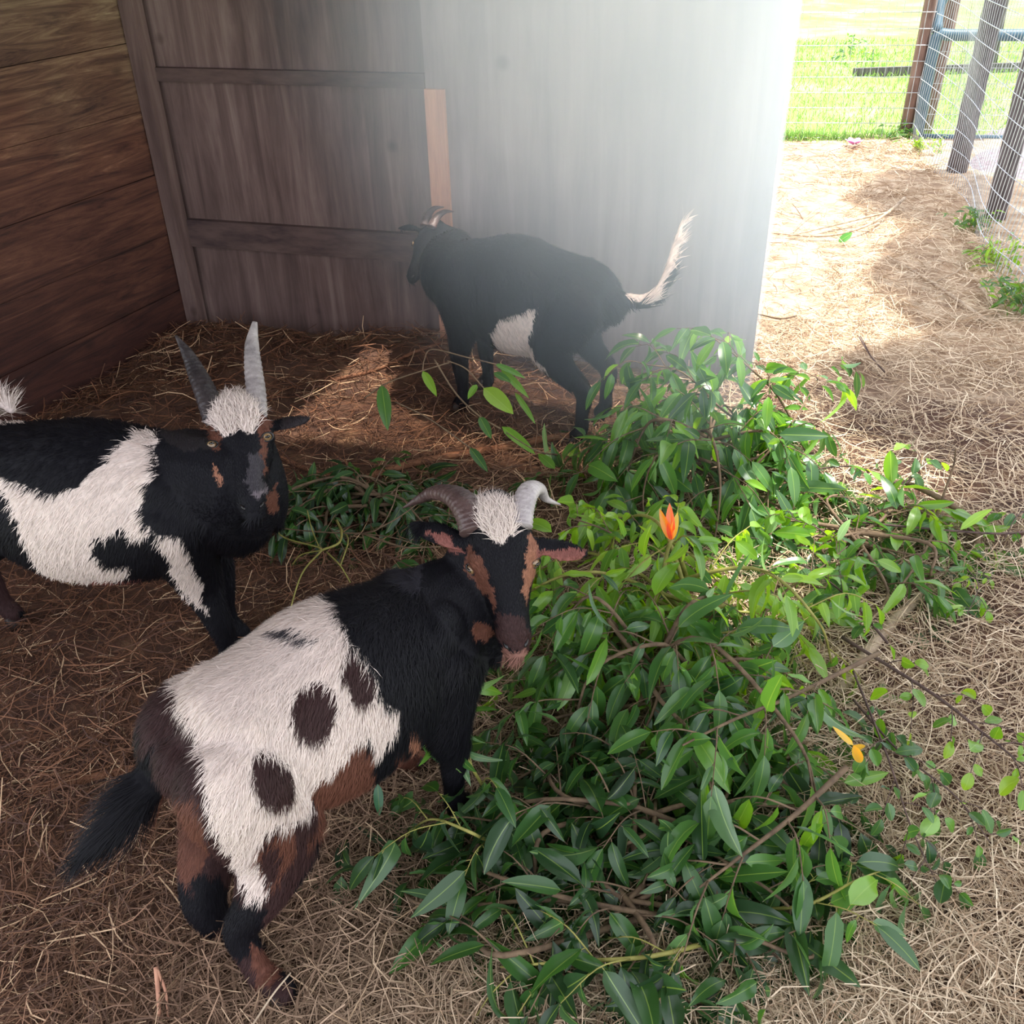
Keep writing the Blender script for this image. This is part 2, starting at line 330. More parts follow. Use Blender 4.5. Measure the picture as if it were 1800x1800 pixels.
def straw_cloud(n, r0, r1, seed, lmin, lmax, w0, layer=.03):
    rg = np.random.default_rng(seed)
    r = r0 * (r1 / r0) ** rg.uniform(0, 1, n); th = rg.uniform(math.radians(50), math.radians(152), n)
    x = r * np.cos(th); y = r * np.sin(th)
    ok = (x < right_limit(y) + rg.normal(0, .04, n)) & (y < 7.5)
    lw = (np.stack([x, y], 1) - L1[:2]) @ nl[:2]; bw = (np.stack([x, y], 1) - L1[:2]) @ nb[:2]; ab = (np.stack([x, y], 1) - L1[:2]) @ db[:2]
    LB = np.linalg.norm(R1 - L1); ok &= (lw > .02) & ~((bw < .05) & (bw > -.15) & (ab < LB)) & ~((bw < 0) & (ab < LB - .6))
    patch = .5 + .5 * np.sin(3.3 * x + 1.1) * np.sin(2.1 * y + 2 * np.sin(1.7 * x)); 
    ok &= ~((y > 4.1) & (rg.uniform(0, 1, n) > .30 + .7 * np.clip((x - (.12 + .10 * np.sin(2.6 * y))) * 5, 0, 1)))
    x, y = x[ok], y[ok]; n = len(x); rr = np.hypot(x, y)
    a = rg.uniform(0, math.pi * 2, n); tl = rg.normal(0, .22, n)
    D = np.stack([np.cos(a) * np.cos(tl), np.sin(a) * np.cos(tl), np.sin(tl)], 1)
    L = rg.uniform(lmin, lmax, n) * (1 + .10 * rr); W = w0 * (1 + .25 * rr) * rg.uniform(.6, 1.3, n)
    C = np.stack([x, y, ground_h(x, y) + rg.uniform(.002, layer, n) + abs(np.sin(tl)) * L * .3], 1)
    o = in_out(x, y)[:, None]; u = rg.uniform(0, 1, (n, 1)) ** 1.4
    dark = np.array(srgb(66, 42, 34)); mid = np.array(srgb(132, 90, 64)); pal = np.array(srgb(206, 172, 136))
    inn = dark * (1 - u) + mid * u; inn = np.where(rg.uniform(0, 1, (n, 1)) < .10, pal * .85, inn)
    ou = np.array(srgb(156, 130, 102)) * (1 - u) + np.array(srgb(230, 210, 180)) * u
    col = inn * (1 - o) + ou * o  # shed shade painted into the straw, darker and redder inside
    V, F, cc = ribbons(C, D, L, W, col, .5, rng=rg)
    return V, F, cc
def join(parts):
    V = []; F = []; Cc = []; b = 0
    for v, f, c in parts: V.append(v); F.append(f + b); Cc.append(c); b += len(v)
    return np.concatenate(V), np.concatenate(F), np.concatenate(Cc)
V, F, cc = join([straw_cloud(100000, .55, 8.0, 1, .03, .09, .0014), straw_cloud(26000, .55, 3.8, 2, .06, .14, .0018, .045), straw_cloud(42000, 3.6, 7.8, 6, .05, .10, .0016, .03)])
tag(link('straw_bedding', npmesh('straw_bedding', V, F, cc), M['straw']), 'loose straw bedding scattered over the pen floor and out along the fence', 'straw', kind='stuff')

# grass blades of the lawn and the fringe under the fences
def grass(n, xr, yr, seed, h0, h1, c0, c1, w=.006, name='lawn_grass', label='', cat='grass', fn=None):
    rg = np.random.default_rng(seed); x = rg.uniform(*xr, n); y = rg.uniform(*yr, n)
    if fn is not None: x, y = fn(rg, n)
    n = len(x); a = rg.uniform(0, 6.28, n); t = rg.uniform(.5, 1.4, n)
    D = np.stack([np.cos(a) * np.cos(t), np.sin(a) * np.cos(t), np.sin(t)], 1); L = rg.uniform(h0, h1, n)
    C = np.stack([x, y, np.full(n, -.02)], 1) + D * L[:, None] / 2; u = rg.uniform(0, 1, (n, 1))
    V, F, cc = ribbons(C, D, L, np.full(n, w), np.array(srgb(*c0)) * (1 - u) + np.array(srgb(*c1)) * u, .3, taper=.8, segs=2, rng=rg)
    return tag(link(name, npmesh(name, V, F, cc), M['blade']), label, cat, kind='stuff')
#--GRASS
fc = fa - FD * .0
def beyond(rg, n):
    s = rg.uniform(-.6, 5.5, n); d = rg.uniform(.02, 5, n) ** 1.0; nF = np.array([-FD[1], FD[0]]); p = fa[:2] + FD[:2] * s[:, None] + nF * d[:, None]; return p[:, 0], p[:, 1]
grass(22000, (0, 1), (0, 1), 3, .03, .07, (110, 152, 64), (160, 184, 100), .007, 'lawn_grass', 'sunlit short lawn grass beyond the wire fences', 'grass', beyond)
def strip(rg, n):
    s = rg.uniform(0, 1, n) ** .8 * 1.7; d = rg.normal(0, .06, n); nF = np.array([-FD[1], FD[0]]); p = fb[:2] - FD[:2] * s[:, None] + nF * d[:, None]; return p[:, 0], p[:, 1]
grass(2600, (0, 1), (0, 1), 4, .03, .10, (110, 160, 70), (170, 205, 110), .006, 'fence_grass', 'thin strip of grass at the foot of the far wire fence', 'grass', strip)

#--FENCES
def wire_panel(path, z0, z1, dz, dx, r, wav=0.0, seed=0):
    m_ = MB(); rnd = random.Random(seed); path = [np.array([p[0], p[1], 0]) for p in path]
    seg = [np.linalg.norm(path[i + 1] - path[i]) for i in range(len(path) - 1)]; T = sum(seg)
    def at(s):
        for i, l in enumerate(seg):
            if s <= l or i == len(seg) - 1: return path[i] + (path[i + 1] - path[i]) * (s / l)
            s -= l
    nv = int(T / dx)
    out = lambda s, zz: unit(np.cross(path[-1] - path[0], UP)) * wav * math.sin(s * 3.1 + zz * 4) * (.4 + .6 * math.exp(-zz * 2)) + UP * wav * .9 * math.sin(s * 4.3 + 1) * math.exp(-zz * 2.4)
    zz = z0
    while zz <= z1 + 1e-6:
        m_.tube([at(T * i / 24) + UP * zz + out(T * i / 24, zz) for i in range(25)], r, 4); zz += dz
    for i in range(nv + 1):
        s = i * dx; m_.tube([at(s) + UP * z_ + out(s, z_) for z_ in np.linspace(z0, z1, 5)], r * .8, 4)
    return m_
def post(base, top, r, n=10):
    return MB().tube([base, base * .7 + top * .3, base * .3 + top * .7, top], [r, r * .98, r * .97, r * .95], n)
def lean(px0, py0, px1, py1, zt=1.35):
    """post foot at the first pixel; its top on the ray of the second pixel, at the foot's distance"""
    b = P(px0, py0); d = ray(px1, py1); t = (b[1] - CAM[1]) / d[1]; q = CAM + d * t; u = q - b; return b - UP * .05, b + u * (zt / u[2])
ff = empty('wire_fence', fb, 'silvery wire mesh fence across the far end, ending at a brown post', 'fence', None)
wire_panel([fa - FD * .6, fb], .0, 1.3, .1, .05, .0026).build('wire_mesh', M['wire'], ff, offset=fb)
pb, pt = lean(1590, 240, 1637, 0); post(pb, pt, .045).build('post', M['post_brown'], ff, smooth=True, offset=fb)
# steel gate leaf behind the corner
g0, g0t = lean(1612, 243, 1648, 50, .66); gt = empty('field_gate', g0, 'blue-grey tubular steel gate with a mesh infill beside the brown corner posts', 'gate')
GD = unit(np.array([1.0, .10, 0])); W_G = .62
fr = MB().tube(catmull([g0, g0 + (g0t - g0) * .85, g0t + GD * .02, g0t + GD * .12, g0t + GD * W_G], 5), .038, 10)
fr.tube([g0 + UP * .06, g0 + GD * W_G + UP * .06], .02, 8)
fr.build('frame', M['gate'], gt, smooth=True, offset=g0)
wire_panel([g0 + GD * .03, g0 + GD * W_G], .06, .62, .1, .03, .002).build('wire_mesh', M['wire'], gt, offset=g0)
u0, u1 = PD(1640, 52, depth(g0t)), PD(1668, -20, depth(g0t)); 
MB().tube(catmull([g0t + UP * .02, (u0 * .4 + u1 * .6) - np.array([.015, 0, 0]), u1, u1 + (u1 - u0) * 2], 5), .033, 10).build('upright', M['gate'], gt, smooth=True, offset=g0)
pb, pt = lean(1628, 235, 1680, 0); pb2 = pb + np.array([0, .12, 0]); pt2 = pt + np.array([0, .12, 0])
o = post(pb2, pt2, .05).build('fence_post', M['post_brown'], None, smooth=True); tag(o, 'brown wooden post standing just behind the blue-grey gate upright', 'post')
# right-hand fence
rp = [P(1603, 250), P(1648, 300), P(1710, 400), P(1765, 500), P(1800, 566), P(1860, 690)]
rf = empty('wire_fence', rp[2], 'sagging wire mesh fence along the right side, on weathered grey posts', 'fence')
wire_panel(rp, .0, 1.3, .1, .05, .0024, .035, 3).build('wire_mesh', M['wire'], rf, offset=rp[2])
for (a, b, r_) in (((1668, 300), (1734, 0), .062), ((1732, 385), (1822, 0), .055)):
    pb, pt = lean(*a, *b); post(pb + np.array([.05, .02, 0]), pt + np.array([.05, .02, 0]), r_).build('post', M['post_grey'], rf, smooth=True, offset=rp[2])
# board edging and more distant posts
bb = P(1500, 130), P(1850, 118)
tag(MB().box((bb[0] + bb[1]) / 2 + UP * .0, (np.linalg.norm(bb[1] - bb[0]) / 2, .02, .05), (unit(bb[1] - bb[0]), unit(np.cross(UP, bb[1] - bb[0])), UP)).build('edging_board', M['post_grey']), 'low grey board edging the lawn beyond the gate', 'board')
pb, pt = lean(1741, 112, 1762, 0); tag(post(pb, pt, .06).build('fence_post', M['post_grey'], smooth=True), 'distant grey post past the edging board, on the lawn', 'post')
# corner timber at the right edge of the picture
cpt = P(1826, 560); tag(MB().box(cpt + UP * .1, (.05, .05, .16)).build('timber_stub', M['post_brown']), 'short brown timber end at the foot of the right fence, cut by the frame', 'timber')
# mulch bed behind right fence
mc = P(1790, 330); V = []; rg = np.random.default_rng(5)
def mound(name, c, rx, ry, h, m_, label, cat, kind):
    gx_, gy_ = np.meshgrid(np.linspace(-1, 1, 40), np.linspace(-1, 1, 40)); zz = []
    for a, b in zip(gx_.ravel(), gy_.ravel()): zz.append(h * max(0, 1 - a * a - b * b) * (.7 + .6 * noise.noise(Vector((a * 3, b * 3, 1)))) - .035)
    V_ = np.stack([c[0] + gx_.ravel() * rx, c[1] + gy_.ravel() * ry, zz], 1); i = np.arange(39)[:, None] * 40 + np.arange(39)[None]
    o = link(name, npmesh(name, V_, np.stack([i, i + 1, i + 41, i + 40], -1).reshape(-1, 4)), m_); return tag(o, label, cat, kind=kind)
mound('mulch_bed', mc + np.array([.75, .3, 0]), 1.1, 1.9, .14, M['mulch'], 'purple-grey mulch heaped behind the right-hand wire fence', 'mulch', 'stuff')


#--GOATS
class Blob:
    """overlapping lofted volumes that become one continuous skin"""
    def __init__(s): s.V = []; s.F = []
    def loft(s, pts, ra, rb, side, sub=4, n=18):
        pts = [np.asarray(p, float) for p in pts]; K = len(pts)
        A = catmull([np.array([*p, a, b]) for p, a, b in zip(pts, ra, rb)], sub); A = np.array(A)
        A[:, 3:] = np.maximum(A[:, 3:], .002)
        T = np.gradient(A[:, :3], axis=0); T /= np.linalg.norm(T, axis=1, keepdims=True)
        rings = []
        def ring(c, t, a, b):
            sv = np.asarray(side, float); sv = sv - t * (sv @ t); sv /= np.linalg.norm(sv); uv = np.cross(t, sv)
            g = np.arange(n) * 2 * math.pi / n; return c + np.outer(np.cos(g) * a, sv) + np.outer(np.sin(g) * b, uv)
        e0 = .5 * (A[0, 3] + A[0, 4]); e1 = .5 * (A[-1, 3] + A[-1, 4])
        for q in (.96, .8, .45): rings.append(ring(A[0, :3] - T[0] * e0 * q, T[0], A[0, 3] * math.sqrt(1 - q * q), A[0, 4] * math.sqrt(1 - q * q)))
        for i in range(len(A)): rings.append(ring(A[i, :3], T[i], A[i, 3], A[i, 4]))
        for q in (.45, .8, .96): rings.append(ring(A[-1, :3] + T[-1] * e1 * q, T[-1], A[-1, 3] * math.sqrt(1 - q * q), A[-1, 4] * math.sqrt(1 - q * q)))
        b = len(s.V); s.V += [v for r in rings for v in r]
        for i in range(len(rings) - 1):
            for k in range(n): s.F.append([b + i * n + k, b + i * n + (k + 1) % n, b + (i + 1) * n + (k + 1) % n, b + (i + 1) * n + k])
        s.F.append([b + k for k in range(n)][::-1]); s.F.append([b + (len(rings) - 1) * n + k for k in range(n)])
    def ball(s, c, r): s.loft([np.asarray(c) - UP * r * .05, np.asarray(c) + UP * r * .05], [r, r], [r, r], [1, 0, 0], 1, 14)
    def skin(s, voxel, it):
        me = npmesh('tmp', np.array(s.V), s.F); o = link('tmp', me)
        m_ = o.modifiers.new('r', 'REMESH'); m_.mode = 'VOXEL'; m_.voxel_size = voxel
        m2 = o.modifiers.new('s', 'SMOOTH'); m2.factor = .6; m2.iterations = it
        dg = bpy.context.evaluated_depsgraph_get(); dg.update(); ev = o.evaluated_get(dg)
        out = bpy.data.meshes.new_from_object(ev, depsgraph=dg); bpy.data.objects.remove(o); bpy.data.meshes.remove(me); return out
def inpoly(Q, poly):
    x, y = Q[:, 0], Q[:, 1]; c = np.zeros(len(Q), bool); n = len(poly)
    for i in range(n):
        x1, y1 = poly[i]; x2, y2 = poly[(i + 1) % n]
        if y1 == y2: continue
        c ^= ((y1 > y) != (y2 > y)) & (x < (x2 - x1) * (y - y1) / (y2 - y1) + x1)
    return c
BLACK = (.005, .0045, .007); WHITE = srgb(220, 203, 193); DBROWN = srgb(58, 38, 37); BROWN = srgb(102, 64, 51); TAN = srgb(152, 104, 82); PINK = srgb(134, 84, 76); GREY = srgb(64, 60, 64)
def vnoise(Vs, f):
    a = Vs * f; return np.stack([np.sin(a[:, 0] * 1.7 + 2.1 * np.sin(a[:, 1] * 1.3 + a[:, 2])), np.sin(a[:, 1] * 1.9 + 1.7 * np.sin(a[:, 2] * 1.1 - a[:, 0]))], 1)
def ell(cx, cy, a, b, ang=0):
    t = math.radians(ang); return [(cx + a * math.cos(g) * math.cos(t) - b * math.sin(g) * math.sin(t), cy + a * math.cos(g) * math.sin(t) + b * math.sin(g) * math.cos(t)) for g in np.linspace(0, 6.283, 20, endpoint=False)]
def paint(Vs, patches, jit):
    """coat pattern of this animal, painted highlights included, fixed on its skin"""
    Q = proj(Vs) + jit * (vnoise(Vs, 55) * .6 + vnoise(Vs, 140) * .5); c = np.tile(np.array(BLACK), (len(Vs), 1)); ids = np.zeros(len(Vs), int)
    for k, (col, poly) in enumerate(patches):
        m_ = inpoly(Q, poly); c[m_] = col; ids[m_] = k + 1
    return c, ids

def build_goat(name, label, O, hdg, s, patches, head, legs=None, tail=None, dz=0, nfur=40000, fur=(.018, .0011), voxel=.0055, belly=1.0, neckw=1.0):
    h = math.radians(hdg); fw = np.array([math.cos(h), math.sin(h), 0]); lf = np.array([-math.sin(h), math.cos(h), 0])
    W = lambda x, y, z: np.array([O[0], O[1], 0]) + s * (x * fw + y * lf + z * UP)
    base = np.array([O[0], O[1], 0.0]); root = empty(name, base, label, 'goat', 'goats in the pen'); B = Blob()
    xr = head.get('rump', 0.0)
    X_ = [(-.285 + xr, .445, .055, .065), (-.25 + xr, .45, .10, .105), (-.17 + xr * .4, .452, .126, .126), (-.04, .425, .152, .150 * belly), (.09, .425, .142, .148 * belly), (.19, .44, .118, .140), (.26, .445, .085, .115), (.30, .45, .05, .07)]
    B.loft([W(x, 0, z + dz) for x, z, a, b in X_], [a * s for x, z, a, b in X_], [b * s for x, z, a, b in X_], lf, 4, 24)
    # hip and shoulder bones
    for sy in (-1, 1):
        B.ball(W(-.19 + xr * .6, sy * .055, .505 + dz), .05 * s); B.ball(W(.20, sy * .055, .50 + dz), .055 * s)
    hd = dict(hl=[(-.20, .075, .44, .085, .10), (-.15, .100, .33, .06, .085), (-.185, .098, .255, .038, .048), (-.255, .09, .185, .025, .032), (-.25, .088, .11, .020, .022), (-.25, .088, .06, .022, .024), (-.232, .088, .028, .022, .026)],
              fl=[(.20, .075, .43, .06, .09), (.185, .085, .31, .045, .055), (.20, .083, .22, .030, .034), (.20, .08, .17, .027, .029), (.195, .08, .10, .020, .021), (.197, .08, .055, .022, .024), (.215, .08, .028, .022, .026)])
    feet = []
    for key, sy in (('hl', 1), ('hl', -1), ('fl', 1), ('fl', -1)):
        kk = ('h' if key == 'hl' else 'f') + ('L' if sy > 0 else 'R'); ov = (legs or {}).get(kk, {})
        pts = []
        for i, (x, y, z, a, b) in enumerate(hd[key]):
            p = W(x + (head.get('hs', 0) if key == 'hl' else 0), y * sy, z + (dz if z > .2 else 0))
            if i in ov: p = np.asarray(ov[i])
            pts.append(p)
        B.loft(pts, [q[3] * s for q in hd[key]], [q[4] * s for q in hd[key]], lf, 4, 14); feet.append((pts[-2], pts[-1], s))
    # head: canonical frame laid between poll and nose
    poll, nose = head['poll'], head['nose']; hx = unit(nose - poll); HL = np.linalg.norm(nose - poll) / .215
    n0 = -ray(*proj([poll])[0]); n0 = n0 / np.linalg.norm(n0); hz = n0 + head.get('tz', 0) * RC[:, 0] + head.get('tu', 0) * RC[:, 1]; hz = unit(hz - hx * (hz @ hx)); hy = np.cross(hz, hx)
    wd = head.get('w', 1.0)
    H = lambda x, y, z: poll + HL * (x * hx + y * wd * hy + z * hz)
    S1 = [(-.03, -.045, .034, .03), (0, -.042, .049, .044), (.045, -.044, .056, .050), (.085, -.046, .052, .050), (.125, -.046, .037, .042), (.165, -.044, .0285, .033), (.198, -.046, .0285, .029), (.214, -.048, .022, .022)]
    B.loft([H(x, 0, z) for x, z, a, b in S1], [a * HL * wd for *_, a, b in S1], [b * HL for *_, a, b in S1], hy, 4, 20)
    S2 = [(.01, -.085, .030, .03), (.06, -.09, .036, .032), (.11, -.082, .027, .025), (.16, -.07, .020, .018), (.195, -.066, .017, .014)]
    B.loft([H(x, 0, z) for x, z, a, b in S2], [a * HL * wd for *_, a, b in S2], [b * HL for *_, a, b in S2], hy, 4, 14)
    for sy in (-1, 1):
        B.ball(H(.068, sy * .043, -.022), .0165 * HL); B.ball(H(.205, sy * .015, -.040), .011 * HL)
    # neck
    nk = head.get('neck'); c0 = W(.15, 0, .44 + dz); c1 = W(.27, 0, .455 + dz); back = H(-.01, 0, -.062)
    pts = [c0, c1] + (nk or [c1 * .4 + back * .6 + UP * .01]) + [back]
    nr = [.122 * s, .102 * s] + [.085 * s * neckw] * (len(pts) - 3) + [.048 * HL]
    B.loft(pts, nr, [r * 1.1 for r in nr], lf, 6, 18)
    # ears
    for e in head['ears']:
        pts = e['pts']; K = len(pts); prof = [.011, .022, .027, .022, .008]
        ea = [np.interp(i / (K - 1), np.linspace(0, 1, 5), prof) * e.get('w', 1) * HL for i in range(K)]
        B.loft(pts, ea, [.0062 * HL] * K, e.get('side', unit(hx + hz * .3)), 4, 12)
    if tail:
        tp, tr = tail; tp = [W(-.25 + xr, 0, .47 + dz)] + tp; tr = [tr[0]] + tr; tail = (tp, tr); B.loft(tp, tr, [r * .7 for r in tr], unit(np.cross(tp[-1] - tp[0], ray(900, 900))), 4, 12)
    me = B.skin(voxel, 7); n = len(me.vertices)
    Vs = np.empty(n * 3); me.vertices.foreach_get('co', Vs); Vs = Vs.reshape(-1, 3); Nn = np.empty(n * 3); me.vertices.foreach_get('normal', Nn); Nn = Nn.reshape(-1, 3)
    cols, ids = paint(Vs, patches, head.get('jit', 5))
    a = me.color_attributes.new('Col', 'FLOAT_COLOR', 'POINT'); c4 = np.ones((n, 4), np.float32); c4[:, :3] = cols * (.9 + .12 * vnoise(Vs, 200)[:, :1]); a.data.foreach_set('color', c4.ravel())
    bvh = BVHTree.FromPolygons([Vector(v) for v in Vs], [tuple(p.vertices) for p in me.polygons])
    V2 = Vs - base; me.vertices.foreach_set('co', V2.astype(np.float32).ravel()); me.polygons.foreach_set('use_smooth', np.ones(len(me.polygons), bool)); me.update(); me.name = 'body'
    link('body', me, M['skin'], root)
    # hair coat
    rg = np.random.default_rng(len(name) + int(O[1] * 100)); pol = np.array([p.vertices[:3] for p in me.polygons])
    ar = np.linalg.norm(np.cross(Vs[pol[:, 1]] - Vs[pol[:, 0]], Vs[pol[:, 2]] - Vs[pol[:, 0]]), axis=1)
    pn = Nn[pol[:, 0]]; pc = Vs[pol].mean(1); dh = np.linalg.norm(pc - H(.08, 0, -.04), axis=1)
    vis = np.einsum('ij,ij->i', pn, unit(CAM - O if len(O) == 3 else CAM - base)[None]) ; wgt = ar * np.where(vis > -.35, 1.0, .35) * np.where(dh < .16 * HL, 2.2, 1)
    f = rg.choice(len(pol), nfur, p=wgt / wgt.sum()); uvw = rg.dirichlet((1, 1, 1), nfur)
    C = np.einsum('ijk,ij->ik', Vs[pol[f]], uvw); Nf = np.einsum('ijk,ij->ik', Nn[pol[f]], uvw); Nf /= np.linalg.norm(Nf, axis=1, keepdims=True)
    qc, qi = paint(C, patches, head.get('jit', 5))
    lz = (C - base) @ UP / s; inh = (np.linalg.norm(C - H(.08, 0, -.05), axis=1) < .15 * HL)
    fl = -fw[None] * .55 - UP[None] * .85 + np.zeros((nfur, 3)); fl[inh] = -hx; fl += rg.normal(0, .22, (nfur, 3))
    if tail:
        tv = tail[0][-1] - tail[0][0]; nt_ = np.min([np.linalg.norm(C - q, axis=1) for q in tail[0][1:]], axis=0) < .035 * s; fl[nt_] = unit(tv) + rg.normal(0, .16, (nt_.sum(), 3))
    tu = np.isin(qi, head.get('tuft', [])) & inh
    fl[tu] += rg.normal(0, .45, (tu.sum(), 3))
    fl -= Nf * np.einsum('ij,ij->i', fl, Nf)[:, None]; fl /= np.linalg.norm(fl, axis=1, keepdims=True) + 1e-9
    Lf = fur[0] * s * rg.uniform(.6, 1.3, nfur) * np.where(lz < .22, .55, 1); lift = rg.uniform(.12, .4, nfur)
    Lf[inh] = .007 * HL; lift[inh] = .3
    Lf[tu] = .028 * HL * rg.uniform(.7, 1.4, tu.sum()); lift[tu] = rg.uniform(.4, 1.1, tu.sum())
    if tail: Lf[nt_] = head.get('tail_len', .06) * s * rg.uniform(.6, 1.3, nt_.sum()); lift[nt_] = .1
    D = fl + Nf * lift[:, None]; D /= np.linalg.norm(D, axis=1, keepdims=True)
    D2 = D - Nf * (lift * .55)[:, None] - UP * .12; D2 /= np.linalg.norm(D2, axis=1, keepdims=True)
    sd_ = np.cross(D, Nf); sd_ /= np.linalg.norm(sd_, axis=1, keepdims=True) + 1e-9
    wv = sd_ * (fur[1] * s * .5); r0 = C - Nf * .001; r1 = C + D * Lf[:, None] * .5; r2 = r1 + D2 * Lf[:, None] * .5
    Vf = np.stack([r0 - wv, r0 + wv, r1 - wv * .8, r1 + wv * .8, r2], 1).reshape(-1, 3) - base
    b5 = np.arange(nfur)[:, None] * 5; Fq = (b5 + np.array([[0, 1, 3, 2]])); Ft = (b5 + np.array([[2, 3, 4, 4]]))
    vc = np.repeat(np.clip(qc * rg.uniform(.75, 1.12, (nfur, 1)), 0, 1), 5, 0)
    F_ = [list(x) for x in Fq] ; # triangles stored as quads would be degenerate, so split
    allF = np.concatenate([np.stack([Fq[:, 0], Fq[:, 1], Fq[:, 2 + 0]], 1), np.stack([Fq[:, 0], Fq[:, 2], Fq[:, 3]], 1), Ft[:, :3]], 0).astype(np.int32)
    tag(link('coat', npmesh('coat', Vf, allF, vc), M['coat'], root), kind='stuff')
    # hooves
    for ank, toe, s_ in feet:
        d = toe - ank; d[2] = 0; d = unit(d) if np.linalg.norm(d) > 1e-3 else fw; sd = np.cross(d, UP); mbh = MB()
        for q in (-1, 1):
            c = toe + sd * q * .0125 * s; c[2] = 0; g = ground_h(c[0], c[1])
            mbh.tube([c + UP * (g + .002) + d * .010, c + UP * (g + .018) + d * .004, c + UP * (g + .038) - d * .006], [.0175 * s, .0155 * s, .012 * s], 10)
        mbh.build('hoof', M['hoof'], root, True, base)
    # eyes, nostrils
    for sy in (-1, 1):
        tgt = H(.072, 0, -.034); dr = unit(hy * sy * 1.0 + hz * .42 + hx * .05); hit = bvh.ray_cast(Vector(tgt + dr * .2), Vector(-dr), .2)
        ep = np.array(hit[0]) if hit[0] else H(.07, sy * .055, -.03)
        if 'eyes' in head and head['eyes'].get(sy):
            px = head['eyes'][sy]; r_ = ray(*px); hit = bvh.ray_cast(Vector(CAM), Vector(unit(r_)), 6)
            if hit[0]: ep = np.array(hit[0]); dr = unit(np.array(hit[1]) + unit(-r_) * .6)
        er = .0088 * HL; ec = ep - dr * er * .35
        def orb(c, r, sq, ax):
            mm = MB(); st = [c + ax * r * sq * math.sin(t) for t in np.linspace(-1.5, 1.5, 9)]; mm.tube(st, [max(r * math.cos(t), .0003) for t in np.linspace(-1.5, 1.5, 9)], 14); return mm
        ey = orb(ec, er, 1, dr).build('eye', M['iris'], root, True, base)
        pa = unit(np.cross(dr, hz)) if abs(dr @ hz) < .9 else hy
        pm = MB(); pc_ = ec + dr * er * .82; pm.tube([pc_ - pa * er * .5, pc_ + dr * er * .12, pc_ + pa * er * .5], [er * .16, er * .30, er * .16], 8, 1.0); pm.build('pupil', M['pupil'], ey, True, base)
        ld = MB(); u_ = unit(np.cross(dr, pa)); ld.tube([ec + dr * er * .45 + er * 1.08 * (math.cos(t) * pa * 1.1 + math.sin(t) * u_ * .8) for t in np.linspace(0, 6.283, 17)], er * .20, 6); ld.build('eyelid', M['nostril'], root, True, base)
        nm = MB(); hit = bvh.ray_cast(Vector(H(.212, sy * .016, .05)), Vector(-hz), .2); np_ = np.array(hit[0]) if hit[0] else H(.21, sy * .014, -.02)
        nm.tube([np_ + HL * (-hx * .006 + hy * sy * .004), np_ + HL * hx * .001, np_ + HL * (hx * .007 - hy * sy * .003)], [.0012 * HL, .0035 * HL, .0015 * HL], 8); nm.build('nostril', M['nostril'], root, True, base)
    mo = []
    for t in np.linspace(-1.1, 1.1, 9):
        hit = bvh.ray_cast(Vector(H(.185 + .035 * math.cos(t) + .03, math.sin(t) * .06, -.062)), Vector(unit(-(hx * math.cos(t) + hy * math.sin(t) * 1.2))), .2)
        if hit[0]: mo.append(np.array(hit[0]))
    if len(mo) > 3: MB().tube(mo, .0016 * HL, 6).build('mouth', M['nostril'], root, True, base)
    # horns with growth rings
    for i, hn in enumerate(head['horns']):
        pts = catmull(hn['pts'], 14); K = len(pts); rr = np.interp(np.linspace(0, 1, K), np.linspace(0, 1, len(hn['r'])), hn['r'])
        rr = [r * (1 + .05 * math.sin(k * 2.1)) if k < K * .7 else r for k, r in enumerate(rr)]
        MB().tube(pts, rr, 14, hn.get('flat', .7)).build('horn', M[hn['m']], root, True, base)
    return root, H, W, bvh

